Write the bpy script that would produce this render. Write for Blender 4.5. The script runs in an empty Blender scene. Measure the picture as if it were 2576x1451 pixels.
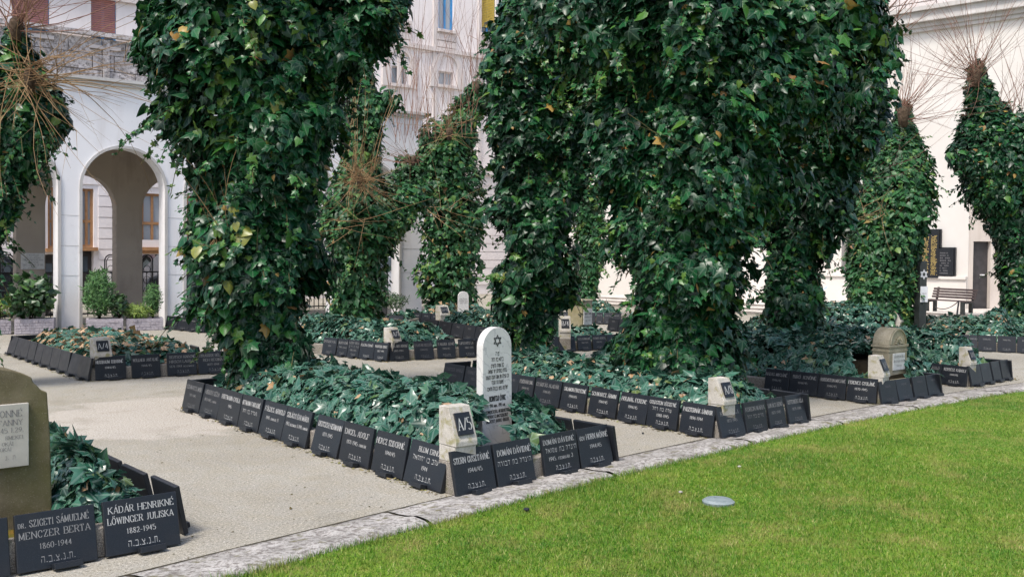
import bpy, bmesh, math, random
import numpy as np
from mathutils import Vector, Matrix
C = bpy.context.scene
COL = C.collection
rnd = random.Random(7)
RS = np.random.RandomState(11)
PI = math.pi

# ------------------------------------------------------------------ camera
F_PX, IW, IH = 2500.0, 2576.0, 1451.0
CAMH, PITCH, ROLL = 1.6, math.radians(1.2), 0.008
Y0 = 630 + F_PX * math.tan(PITCH)
_f = Vector((0, math.cos(PITCH), -math.sin(PITCH)))
_u0 = Vector((0, math.sin(PITCH), math.cos(PITCH)))
_r0 = Vector((1, 0, 0))
RIGHT = _r0 * math.cos(ROLL) + _u0 * math.sin(ROLL)
UP = _u0 * math.cos(ROLL) - _r0 * math.sin(ROLL)
FWD = _f
EYE = Vector((0, 0, CAMH))
cd = bpy.data.cameras.new('camera'); cam = bpy.data.objects.new('camera', cd); COL.objects.link(cam)
m3 = Matrix((RIGHT, UP, -FWD)).transposed()
cam.matrix_world = Matrix.Translation(EYE) @ m3.to_4x4()
cd.sensor_width = 36; cd.lens = 36 * F_PX / IW
cd.shift_x = 0; cd.shift_y = (Y0 - IH / 2) / IW
cd.clip_start = 0.05; cd.clip_end = 1000
C.camera = cam

# ------------------------------------------------------------------ light
SUN_EL, SUN_AZ = math.radians(58), math.radians(214)
w = bpy.data.worlds.new('World'); C.world = w; w.use_nodes = True
nt = w.node_tree; nt.nodes.clear()
sky = nt.nodes.new('ShaderNodeTexSky'); sky.sky_type = 'NISHITA'; sky.sun_disc = False
sky.sun_elevation = SUN_EL; sky.sun_rotation = SUN_AZ; sky.air_density = 1.0; sky.dust_density = 3.0; sky.ozone_density = 1.0
bg = nt.nodes.new('ShaderNodeBackground'); bg.inputs['Strength'].default_value = 0.118
wo = nt.nodes.new('ShaderNodeOutputWorld')
nt.links.new(sky.outputs[0], bg.inputs['Color']); nt.links.new(bg.outputs[0], wo.inputs[0])
sl = bpy.data.lights.new('sun', 'SUN'); sl.energy = 1.75; sl.angle = math.radians(13); sl.color = (1, .95, .88)
so = bpy.data.objects.new('sun', sl); COL.objects.link(so)
sd = Vector((math.sin(SUN_AZ) * math.cos(SUN_EL), math.cos(SUN_AZ) * math.cos(SUN_EL), math.sin(SUN_EL)))
so.rotation_euler = sd.to_track_quat('Z', 'Y').to_euler(); so.location = sd * 50
C.view_settings.view_transform = 'Standard'
C.view_settings.look = 'None'; C.view_settings.gamma = 1; C.view_settings.use_curve_mapping = False
C.view_settings.exposure = 1.06

# ------------------------------------------------------------------ pixel -> world helpers
def ray(x, y): return (FWD + RIGHT * ((x - 1288) / F_PX) + UP * ((Y0 - y) / F_PX))
def G(x, y, z=0.0):
    d = ray(x, y); k = (z - CAMH) / d.z
    return EYE + d * k
def P(x, y, Y):
    d = ray(x, y); return EYE + d * (Y / d.y)
def proj(p):
    v = Vector(p) - EYE; d = v.dot(FWD)
    return 1288 + F_PX * v.dot(RIGHT) / d, Y0 - F_PX * v.dot(UP) / d
class Plane:
    """A vertical plane with its own frame: s along, d outward, z up."""
    def __init__(s, o, dr, flip=False):
        s.o = Vector((o[0], o[1], 0)); s.d = Vector((dr[0], dr[1], 0)).normalized()
        s.n = Vector((s.d.y, -s.d.x, 0))
        if flip: s.n = -s.n
    def pt(s, a, d, z): return s.o + s.d * a + s.n * d + Vector((0, 0, z))
    def hit(s, x, y, off=0):
        r = ray(x, y); o = s.o + s.n * off
        k = (o - EYE).dot(s.n) / r.dot(s.n); p = EYE + r * k
        return (p - o).dot(s.d), p.z
    def off(s, d):
        q = Plane(s.o, s.d); q.n = s.n.copy(); q.o = s.o + s.n * d; return q

# ------------------------------------------------------------------ objects
def tag(o, label=None, cat=None, group=None, kind=None):
    if label: o['label'] = label
    if cat: o['category'] = cat
    if group: o['group'] = group
    if kind: o['kind'] = kind
    return o
def empty(name, loc=(0, 0, 0), rz=0, mw=None):
    o = bpy.data.objects.new(name, None); COL.objects.link(o); o.empty_display_size = .1
    if mw is not None: o.matrix_world = mw
    else: o.location = loc; o.rotation_euler = (0, 0, rz)
    return o
def link(name, me, parent=None, mw=None):
    o = bpy.data.objects.new(name, me); COL.objects.link(o)
    if parent is not None: o.parent = parent
    if mw is not None: o.matrix_local = mw
    return o
class MB:
    def __init__(s): s.v = []; s.f = []
    def face(s, pts):
        n = len(s.v); s.v += [tuple(p) for p in pts]; s.f.append(tuple(range(n, n + len(pts))))
    def hexa(s, p):       # 8 pts, bottom 0-3 ccw, top 4-7
        n = len(s.v); s.v += [tuple(q) for q in p]
        for f in ((3, 2, 1, 0), (4, 5, 6, 7), (0, 1, 5, 4), (1, 2, 6, 5), (2, 3, 7, 6), (3, 0, 4, 7)): s.f.append(tuple(n + i for i in f))
    def box(s, x0, x1, y0, y1, z0, z1, fr=None):
        p = [(x0, y0, z0), (x1, y0, z0), (x1, y1, z0), (x0, y1, z0), (x0, y0, z1), (x1, y0, z1), (x1, y1, z1), (x0, y1, z1)]
        if fr: p = [fr.pt(*q) for q in p]
        s.hexa(p)
    def prism(s, prof, a0, a1, axis='x'):   # prof in (y,z) extruded over x, or (x,z) over y
        n = len(s.v); k = len(prof)
        for a in (a0, a1):
            for q in prof: s.v.append((a, q[0], q[1]) if axis == 'x' else (q[0], a, q[1]))
        s.f.append(tuple(range(n, n + k))); s.f.append(tuple(range(n + 2 * k - 1, n + k - 1, -1)))
        for i in range(k): s.f.append((n + i, n + (i + 1) % k, n + k + (i + 1) % k, n + k + i))
    def tube(s, pts, rads, seg=6, cap=True):
        n = len(s.v); pts = [Vector(p) for p in pts]; k = len(pts)
        for i, p in enumerate(pts):
            t = (pts[min(i + 1, k - 1)] - pts[max(i - 1, 0)]).normalized()
            a = t.orthogonal().normalized() if abs(t.z) > .9 else t.cross(Vector((0, 0, 1))).normalized()
            b = t.cross(a)
            for j in range(seg):
                th = 2 * PI * j / seg; s.v.append(tuple(p + (a * math.cos(th) + b * math.sin(th)) * rads[i]))
        for i in range(k - 1):
            for j in range(seg):
                s.f.append((n + i * seg + j, n + i * seg + (j + 1) % seg, n + (i + 1) * seg + (j + 1) % seg, n + (i + 1) * seg + j))
        if cap:
            s.f.append(tuple(range(n + seg - 1, n - 1, -1))); s.f.append(tuple(n + (k - 1) * seg + j for j in range(seg)))
    def lathe(s, prof, seg=20, c=(0, 0, 0)):
        n = len(s.v)
        for r, z in prof:
            for j in range(seg):
                th = 2 * PI * j / seg; s.v.append((c[0] + r * math.cos(th), c[1] + r * math.sin(th), c[2] + z))
        for i in range(len(prof) - 1):
            for j in range(seg): s.f.append((n + i * seg + j, n + i * seg + (j + 1) % seg, n + (i + 1) * seg + (j + 1) % seg, n + (i + 1) * seg + j))
        s.f.append(tuple(n + (len(prof) - 1) * seg + j for j in range(seg)))
    def mesh(s, name, mat, bevel=0, smooth=False, fix=True, seg=2):
        me = bpy.data.meshes.new(name); me.from_pydata(s.v, [], s.f)
        if bevel or fix:
            bm = bmesh.new(); bm.from_mesh(me)
            if fix:
                bmesh.ops.recalc_face_normals(bm, faces=bm.faces)
            if bevel:
                bmesh.ops.remove_doubles(bm, verts=bm.verts, dist=1e-5)
                bmesh.ops.bevel(bm, geom=[e for e in bm.edges if len(e.link_faces) == 2 and e.calc_face_angle(0) > .35], offset=bevel, segments=seg, affect='EDGES', profile=.5)
            bm.to_mesh(me); bm.free()
        if smooth:
            me.polygons.foreach_set('use_smooth', [True] * len(me.polygons))
        if mat: me.materials.append(mat)
        return me
    def obj(s, name, mat, parent=None, mw=None, **k):
        o = link(name, s.mesh(name, mat, **k), parent, mw)
        if name == 'lettering': o['kind'] = 'stuff'
        return o

# ------------------------------------------------------------------ materials
class NT:
    def __init__(s, name):
        s.m = bpy.data.materials.new(name); s.m.use_nodes = True; s.t = s.m.node_tree; s.t.nodes.clear()
        s.out = s.n('ShaderNodeOutputMaterial'); s.p = s.n('ShaderNodeBsdfPrincipled'); s.l(s.p.outputs[0], s.out.inputs[0])
    def n(s, t, **k):
        q = s.t.nodes.new(t)
        for a, b in k.items(): setattr(q, a, b)
        return q
    def l(s, a, b): s.t.links.new(a, b)
    def pos(s, sc=(1, 1, 1), obj=False):
        tc = s.n('ShaderNodeTexCoord') if obj else s.n('ShaderNodeNewGeometry')
        mp = s.n('ShaderNodeMapping'); mp.inputs['Scale'].default_value = sc
        s.l(tc.outputs['Object' if obj else 'Position'], mp.inputs['Vector']); return mp.outputs[0]
    def noise(s, v, scale, detail=4, rough=.55, dist=0):
        q = s.n('ShaderNodeTexNoise'); q.inputs['Scale'].default_value = scale; q.inputs['Detail'].default_value = detail
        q.inputs['Roughness'].default_value = rough; q.inputs['Distortion'].default_value = dist
        s.l(v, q.inputs['Vector']); return q.outputs['Fac']
    def vor(s, v, scale, feat='F1'):
        q = s.n('ShaderNodeTexVoronoi'); q.feature = feat; q.inputs['Scale'].default_value = scale; s.l(v, q.inputs['Vector']); return q.outputs['Distance']
    def ramp(s, f, stops):
        q = s.n('ShaderNodeValToRGB'); e = q.color_ramp.elements
        while len(e) < len(stops): e.new(.5)
        for i, (p, c) in enumerate(stops):
            e[i].position = p; c = (c, c, c) if isinstance(c, (int, float)) else c; e[i].color = (*c, 1)
        s.l(f, q.inputs['Fac']); return q.outputs['Color']
    def mix(s, f, a, b, mode='MIX'):
        q = s.n('ShaderNodeMix', data_type='RGBA', blend_type=mode)
        for v, i in ((f, 0), (a, 6), (b, 7)):
            if isinstance(v, (int, float)): q.inputs[i].default_value = v if i == 0 else (v, v, v, 1)
            elif isinstance(v, tuple): q.inputs[i].default_value = (*v, 1)
            else: s.l(v, q.inputs[i])
        return q.outputs[2]
    def math(s, op, a, b=None, c=None):
        q = s.n('ShaderNodeMath', operation=op)
        for i, v in enumerate((a, b, c)):
            if v is None: continue
            if isinstance(v, (int, float)): q.inputs[i].default_value = v
            else: s.l(v, q.inputs[i])
        return q.outputs[0]
    def set(s, col=None, rough=None, spec=None, metal=None):
        for k, v in (('Base Color', col), ('Roughness', rough), ('Specular IOR Level', spec), ('Metallic', metal)):
            if v is None: continue
            i = s.p.inputs[k]
            if isinstance(v, tuple): i.default_value = (*v, 1)
            elif isinstance(v, (int, float)): i.default_value = v
            else: s.l(v, i)
        return s
    def bump(s, h, strength=.3, dist=.01):
        b = s.n('ShaderNodeBump'); b.inputs['Strength'].default_value = strength; b.inputs['Distance'].default_value = dist
        s.l(h, b.inputs['Height']); s.l(b.outputs[0], s.p.inputs['Normal']); return s
def simple(name, a, b, scale=8, rough=.6, spec=.4, bump=0, metal=0, obj=False, bscale=None):
    t = NT(name); v = t.pos(obj=obj); f = t.noise(v, scale)
    t.set(t.mix(t.ramp(f, [(.3, 0.0), (.7, 1.0)]), a, b), rough, spec, metal)
    if bump: t.bump(t.noise(v, bscale or scale * 6), bump)
    return t.m
M = {}
# path: washed aggregate, worn
t = NT('path_aggregate'); v = t.pos()
big = t.noise(v, .55, 5); mid = t.noise(v, 6, 4); fine = t.noise(v, 150, 2, .7); gr = t.vor(v, 95)
c = t.mix(t.ramp(big, [(.35, 0.0), (.65, 1.0)]), (.295, .28, .24), (.38, .365, .32))
c = t.mix(t.ramp(mid, [(.4, 0.0), (.7, .45)]), c, (.32, .285, .205))
pc = G(395, 1045); mpp = t.n('ShaderNodeMapping'); mpp.vector_type = 'TEXTURE'; mpp.inputs['Location'].default_value = (pc.x, pc.y, 0); mpp.inputs['Scale'].default_value = (1.15, 1.35, 1); mpp.inputs['Rotation'].default_value = (0, 0, .35); t.l(v, mpp.inputs[0])
ln = t.n('ShaderNodeVectorMath', operation='LENGTH'); t.l(mpp.outputs[0], ln.inputs[0]); dd = t.math('ADD', ln.outputs['Value'], t.math('MULTIPLY', t.math('SUBTRACT', t.noise(v, 2.6, 5, .6), .5), 1.3))
c = t.mix(t.ramp(dd, [(.78, .7), (.98, 0.0)]), c, (.50, .46, .41)); c = t.mix(t.ramp(t.noise(v, 1.4, 5, .65), [(.56, 0.0), (.70, .45)]), c, (.20, .18, .13))
f2 = t.noise(v, 62, 3, .75)
c = t.mix(t.ramp(fine, [(.38, .9), (.50, 0.0)]), c, (.15, .13, .10))
c = t.mix(t.ramp(f2, [(.33, 1.0), (.45, 0.0)]), c, (.12, .105, .08))
c = t.mix(t.ramp(f2, [(.56, 0.0), (.68, .75)]), c, (.60, .55, .47))
t.set(c, .9, .2).bump(f2, .6, .008); M['path'] = t.m
t = NT('path_patch'); v = t.pos(); f = t.noise(v, 5, 5); g2 = t.noise(v, 160, 2, .7)
c = t.mix(t.ramp(f, [(.3, 0.0), (.7, 1.0)]), (.42, .37, .32), (.52, .47, .42)); c = t.mix(t.ramp(g2, [(.38, .7), (.5, 0.0)]), c, (.2, .17, .14))
t.set(c, .9, .2).bump(g2, .3, .004); M['patch'] = t.m
t = NT('kerb_stone'); v = t.pos(); a = t.noise(v, 4, 6, .65, .5); b = t.noise(v, 28, 5, .7); s = t.noise(v, 9, 5, .6)
c = t.mix(t.ramp(a, [(.36, 0.0), (.60, 1.0)]), (.26, .25, .23), (.44, .42, .395))
c = t.mix(t.ramp(b, [(.40, .8), (.52, 0.0)]), c, (.11, .095, .085)); c = t.mix(t.ramp(t.noise(v, 75, 3, .75), [(.36, .7), (.48, 0.0)]), c, (.12, .105, .09))
c = t.mix(t.ramp(s, [(.57, 0.0), (.66, .85)]), c, (.12, .11, .055))
t.set(c, .9, .2).bump(b, .6, .012); M['kerb'] = t.m
M['joint'] = simple('joint_dirt', (.03, .027, .02), (.07, .06, .04), 20, .95, .1)
# granite
t = NT('black_granite'); v = t.pos(obj=True); f = t.vor(v, 420); n2 = t.noise(v, 7, 5)
oi = t.n('ShaderNodeObjectInfo')
c = t.mix(t.ramp(f, [(.10, 1.0), (.28, 0.0)]), (.013, .0155, .020), (.055, .063, .078))
c = t.mix(t.math('MULTIPLY', t.ramp(n2, [(.45, 0.0), (.75, .5)]), .6), c, (.032, .030, .028))
t.set(c, t.ramp(n2, [(.3, .28), (.7, .46)]), .32); M['granite'] = t.m
for nm, cc in (('ink', (.50, .50, .49)), ('ink_faded', (.26, .26, .26)), ('ink_pale', (.14, .14, .15))):
    M[nm] = simple('engraved_' + nm, tuple(x * .75 for x in cc), cc, 60, .8, .2)
M['ink_black'] = simple('black_lettering', (.02, .02, .02), (.05, .05, .05), 50, .6, .3)
M['ink_grey'] = simple('grey_lettering', (.16, .15, .15), (.26, .25, .25), 50, .7, .3)
M['gold'] = simple('gold_lettering', (.5, .36, .10), (.62, .46, .16), 50, .4, .5)
# stones
t = NT('marker_stone'); v = t.pos(); a = t.noise(v, 9, 5); b = t.noise(v, 180, 3, .8); g = t.n('ShaderNodeNewGeometry')
c = t.mix(t.ramp(a, [(.3, 0.0), (.7, 1.0)]), (.40, .37, .32), (.56, .53, .48)); c = t.mix(t.ramp(b, [(.36, .8), (.48, 0.0)]), c, (.16, .14, .11))
c = t.mix(t.ramp(t.noise(v, 14, 4), [(.52, 0.0), (.66, .75)]), c, (.24, .22, .08))
t.set(c, .9, .2).bump(b, .4, .004); M['marker'] = t.m
t = NT('concrete_grit'); v = t.pos(); a = t.noise(v, 5, 5); b = t.noise(v, 150, 3, .8)
c = t.mix(t.ramp(a, [(.3, 0.0), (.7, 1.0)]), (.17, .15, .125), (.30, .27, .23)); c = t.mix(t.ramp(b, [(.40, .8), (.5, 0.0)]), c, (.06, .055, .05)); c = t.mix(t.ramp(b, [(.56, 0.0), (.66, .7)]), c, (.5, .47, .43))
c = t.mix(t.ramp(t.noise(v, 6, 4), [(.55, 0.0), (.68, .7)]), c, (.10, .11, .03))
t.set(c, .95, .2).bump(b, .6, .006); M['grit'] = t.m
t = NT('white_marble'); v = t.pos(); a = t.noise(v, 5, 6, .6, 1.6)
wv = t.n('ShaderNodeTexWave'); wv.inputs['Scale'].default_value = 4.5; wv.inputs['Distortion'].default_value = 9; wv.inputs['Detail'].default_value = 4; wv.inputs['Detail Scale'].default_value = 2.5
mp = t.n('ShaderNodeMapping'); mp.inputs['Rotation'].default_value = (.3, .8, .2); t.l(v, mp.inputs[0]); t.l(mp.outputs[0], wv.inputs[0])
c = t.mix(t.ramp(wv.outputs['Fac'], [(.0, .65), (.06, 0.0)]), (.60, .59, .565), (.36, .36, .36)); c = t.mix(t.ramp(a, [(.5, 0.0), (.75, .5)]), c, (.44, .43, .41))
t.set(c, .45, .4); M['marble'] = t.m
M['marble_beige'] = simple('beige_marble', (.36, .33, .29), (.50, .47, .42), 5, .5, .3)
t = NT('mossy_stone'); v = t.pos(); a = t.noise(v, 6, 6, .65); b = t.noise(v, 120, 3, .8); cc = t.noise(v, 2.6, 4)
c = t.mix(t.ramp(a, [(.3, 0.0), (.7, 1.0)]), (.095, .078, .046), (.20, .168, .11)); c = t.mix(t.ramp(cc, [(.45, 0.0), (.68, .6)]), c, (.105, .10, .032)); c = t.mix(t.ramp(b, [(.6, 0.0), (.7, .6)]), c, (.34, .31, .25))
t.set(c, .95, .15).bump(b, .6, .006); M['mossy'] = t.m
t = NT('weathered_limestone'); v = t.pos(); a = t.noise(v, 7, 6, .65); b = t.noise(v, 110, 3, .8); cc = t.noise(v, 3, 4)
c = t.mix(t.ramp(a, [(.3, 0.0), (.7, 1.0)]), (.26, .23, .16), (.46, .41, .31)); c = t.mix(t.ramp(cc, [(.45, 0.0), (.65, .6)]), c, (.22, .19, .075)); c = t.mix(t.ramp(b, [(.36, .7), (.46, 0.0)]), c, (.12, .10, .06))
t.set(c, .95, .15).bump(b, .5, .005); M['limestone'] = t.m
# plaster, walls
def plaster(name, a, b, dirt=.35, streak=(.5, .45, .42)):
    t = NT(name); v = t.pos(); vs = t.pos((1, 1, .18)); n1 = t.noise(v, .9, 5); n2 = t.noise(vs, 2.6, 6, .65); n3 = t.noise(v, 40, 3)
    c = t.mix(t.ramp(n1, [(.3, 0.0), (.7, 1.0)]), a, b); c = t.mix(t.ramp(n2, [(.50, 0.0), (.74, dirt)]), c, streak); c = t.mix(t.ramp(t.noise(v, 3.2, 6, .75), [(.58, 0.0), (.74, dirt * .8)]), c, streak)
    t.set(c, .9, .2).bump(n3, .15, .01); return t.m
M['wall'] = plaster('white_plaster', (.78, .765, .775), (.85, .84, .85), .4)
M['wall_trim'] = plaster('grey_trim', (.42, .40, .38), (.58, .56, .54), .5, (.25, .23, .2))
M['wall_shade_tan'] = plaster('shade_tan_plaster', (.34, .29, .24), (.42, .36, .30), .6, (.22, .185, .155))  # shade inside the arcade is partly painted in as a tan plaster
M['facade'] = plaster('pink_white_facade', (.72, .67, .66), (.80, .76, .755), .3)
M['facade_dark'] = plaster('facade_relief', (.56, .51, .49), (.66, .61, .59), .4)  # darker facade plaster for string courses, sills and relief blocks
t = NT('rough_ashlar'); v = t.pos(); a = t.noise(v, 2.2, 6, .7); b = t.noise(v, 11, 5, .75)
c = t.mix(t.ramp(a, [(.36, 0.0), (.62, 1.0)]), (.40, .37, .36), (.66, .62, .62)); c = t.mix(t.ramp(b, [(.40, .8), (.54, 0.0)]), c, (.13, .115, .105)); c = t.mix(t.ramp(b, [(.58, 0.0), (.7, .6)]), c, (.74, .71, .70))
t.set(c, .95, .2).bump(b, .8, .04); M['ashlar'] = t.m
M['rightwall'] = plaster('warm_white_wall', (.60, .565, .52), (.67, .645, .61), .25, (.6, .55, .52))
M['wall_turned_shade'] = plaster('turned_shade_render', (.56, .50, .45), (.66, .60, .55), .4, (.4, .34, .29))  # right wall tone darkened to beige, painting shade on the turned face
M['terrace'] = plaster('terrace_stone', (.50, .46, .42), (.62, .58, .54), .6, (.25, .2, .16))
M['soil'] = simple('dark_soil', (.008, .007, .004), (.026, .020, .011), 25, .95, .1, .5)
M['moss'] = simple('moss', (.06, .075, .012), (.16, .09, .02), 14, .95, .1, .5)
M['bark'] = simple('bark', (.006, .005, .003), (.018, .013, .008), 12, .95, .1, .6)
M['barklight'] = simple('knob_bark', (.035, .025, .017), (.12, .085, .06), 22, .95, .1, 1.0, bscale=60)
M['twig'] = simple('twig_bark', (.17, .10, .05), (.34, .23, .12), 3, .8, .2)
M['twigdark'] = simple('shoot_bark', (.16, .085, .06), (.27, .15, .11), 6, .8, .2)
M['sprig'] = simple('sprig_stem', (.05, .045, .02), (.10, .085, .035), 6, .8, .2)
M['steel'] = simple('dark_steel', (.022, .027, .026), (.04, .046, .045), 10, .35, .5)
M['iron'] = simple('black_iron', (.015, .015, .017), (.03, .03, .032), 10, .5, .4)
M['white_paint'] = simple('white_enamel', (.72, .72, .73), (.8, .8, .81), 10, .4, .4)
M['bench_wood'] = simple('bench_slats', (.075, .055, .055), (.13, .10, .095), 9, .6, .3)
M['win_wood'] = simple('orange_wood', (.30, .155, .07), (.42, .23, .11), 10, .5, .4)
M['blue'] = simple('blue_paint', (.03, .22, .50), (.05, .28, .58), 10, .4, .4)
M['yellow'] = simple('yellow_blind', (.50, .36, .07), (.58, .43, .10), 10, .7, .2)
M['shutter'] = simple('red_shutter', (.30, .135, .125), (.38, .18, .165), 5, .6, .3)
t = NT('window_glass'); t.set((.10, .13, .16), .08, .7); M['glass'] = t.m
t = NT('pale_glass'); t.set((.34, .38, .42), .12, .7); M['glass_pale'] = t.m
M['door'] = simple('dark_door', (.035, .032, .034), (.06, .055, .057), 8, .5, .4)
M['planter'] = simple('split_block', (.33, .30, .33), (.43, .40, .43), 16, .95, .2, .9, bscale=45)
M['car_white'] = simple('white_car_paint', (.68, .70, .74), (.72, .74, .78), 2, .25, .6)
M['car_dark'] = simple('dark_car_paint', (.025, .03, .04), (.035, .04, .05), 2, .25, .6)
M['rubber'] = simple('tyre_rubber', (.015, .015, .015), (.03, .03, .03), 20, .8, .2)
M['disc'] = simple('pale_disc', (.15, .19, .195), (.25, .29, .295), 18, .5, .4)
M['rust'] = simple('rusty_cover', (.36, .26, .22), (.44, .35, .30), 12, .8, .2)
M['pebble'] = simple('pebble', (.25, .24, .22), (.4, .38, .36), 30, .8, .2)
M['debris'] = simple('debris', (.05, .055, .02), (.12, .085, .04), 40, .9, .1)
M['bluewhite'] = simple('barrier_tape', (.25, .42, .62), (.75, .78, .8), 7, .5, .3)
M['poster'] = simple('poster_print', (.35, .25, .40), (.70, .62, .66), 6, .5, .3)
M['litter'] = simple('dead_leaf', (.20, .11, .05), (.42, .28, .17), 25, .8, .2)
# grass
t = NT('lawn'); v = t.pos(); a = t.noise(v, .8, 5, .6); b = t.noise(v, 9, 4, .7); f = t.noise(v, 60, 3, .7)
c = t.mix(t.ramp(a, [(.36, 0.0), (.64, 1.0)]), (.09, .19, .012), (.17, .27, .022)); c = t.mix(t.ramp(b, [(.50, 0.0), (.72, .75)]), c, (.23, .22, .055)); c = t.mix(t.ramp(f, [(.35, .6), (.55, 0.0)]), c, (.05, .085, .012))
t.set(c, .7, .25).bump(f, .6, .02); M['lawn'] = t.m
t = NT('grass_blades'); v = t.pos(); a = t.noise(v, .8, 5, .6); b = t.noise(v, 9, 4, .7); at = t.n('ShaderNodeAttribute', attribute_name='leaf'); sx = t.n('ShaderNodeSeparateXYZ'); t.l(at.outputs['Vector'], sx.inputs[0])
b2 = t.noise(v, 34, 3, .7); b3 = t.noise(v, 2.3, 4, .6)
c = t.mix(t.ramp(a, [(.36, 0.0), (.64, 1.0)]), (.036, .140, .008), (.088, .212, .012)); c = t.mix(t.ramp(b, [(.46, 0.0), (.68, .7)]), c, (.195, .26, .03)); c = t.mix(t.ramp(b2, [(.52, 0.0), (.66, .65)]), c, (.31, .29, .085)); c = t.mix(t.ramp(b3, [(.53, 0.0), (.68, .8)]), c, (.31, .26, .09)); c = t.mix(t.ramp(b3, [(.30, .7), (.46, 0.0)]), c, (.06, .17, .008)); c = t.mix(t.ramp(b2, [(.34, .55), (.44, 0.0)]), c, (.045, .12, .008))
c = t.mix(t.ramp(sx.outputs[2], [(.78, 0.0), (1.0, .8)]), c, (.38, .34, .13)); c = t.mix(t.ramp(sx.outputs[2], [(0.0, .5), (.3, 0.0)]), c, (.04, .10, .01))
t.set(c, .55, .3); M['blades'] = t.m
# leaves
def leafmat(name, stops, vein=(.16, .22, .15), vw=.035, rough=.38, transl=.12, spec=.5):
    t = NT(name); at = t.n('ShaderNodeAttribute', attribute_name='leaf'); sx = t.n('ShaderNodeSeparateXYZ'); t.l(at.outputs['Vector'], sx.inputs[0])
    x, y, q = sx.outputs
    c = t.ramp(q, stops)
    ang = t.math('ARCTAN2', x, y); pp = t.math('PINGPONG', ang, .42); r = t.math('POWER', t.math('ADD', t.math('MULTIPLY', x, x), t.math('MULTIPLY', y, y)), .5)
    dv = t.math('MULTIPLY', pp, r); f = t.math('MULTIPLY', t.math('LESS_THAN', dv, vw), .55)
    v = t.pos(); n1 = t.noise(v, 18, 3)
    c = t.mix(f, c, t.mix(.5, c, vein)); c = t.mix(t.ramp(n1, [(.35, .35), (.6, 0.0)]), c, t.mix(.5, c, (.01, .02, .012)))
    t.set(c, rough, spec)
    if transl:
        tr = t.n('ShaderNodeBsdfTranslucent'); ms = t.n('ShaderNodeMixShader'); ms.inputs[0].default_value = transl
        t.l(c, tr.inputs[0]); t.l(t.p.outputs[0], ms.inputs[1]); t.l(tr.outputs[0], ms.inputs[2]); t.l(ms.outputs[0], t.out.inputs[0])
    return t.m
TREE_STOPS = [(0, (.002, .018, .008)), (.35, (.004, .044, .017)), (.62, (.014, .098, .027)), (.80, (.045, .155, .024)), (.93, (.12, .19, .03)), (.955, (.34, .22, .05)), (1, (.26, .13, .05))]
M['ivy'] = leafmat('ivy_leaf', TREE_STOPS, rough=.33, transl=.10, spec=.30)
M['ivy_far'] = leafmat('ivy_leaf_far', [(0, (.008, .045, .015)), (.4, (.018, .095, .028)), (.7, (.042, .155, .036)), (.9, (.12, .20, .035)), (.955, (.26, .19, .06)), (1, (.28, .14, .06))], rough=.42, spec=.3)
M['ivy_ground'] = leafmat('ground_ivy_leaf', [(0, (.006, .036, .022)), (.4, (.020, .088, .056)), (.75, (.060, .165, .115)), (.88, (.07, .15, .05)), (.945, (.12, .16, .05)), (.955, (.34, .19, .08)), (1, (.52, .34, .20))], vein=(.28, .36, .31), vw=.045, rough=.26, spec=.42)
M['bits'] = leafmat('edge_litter', [(0, (.08, .07, .03)), (.5, (.20, .15, .07)), (.8, (.16, .17, .04)), (1, (.34, .24, .12))], rough=.9, transl=0)
M['shrub'] = leafmat('shrub_leaf', [(0, (.012, .04, .014)), (.6, (.03, .09, .025)), (1, (.07, .15, .03))])
M['conifer'] = leafmat('conifer_spray', [(0, (.035, .12, .03)), (.6, (.08, .23, .055)), (1, (.15, .31, .07))], rough=.6)
M['lime'] = leafmat('lime_shrub_leaf', [(0, (.10, .19, .02)), (.6, (.20, .31, .035)), (1, (.33, .40, .05))], rough=.6)

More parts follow.
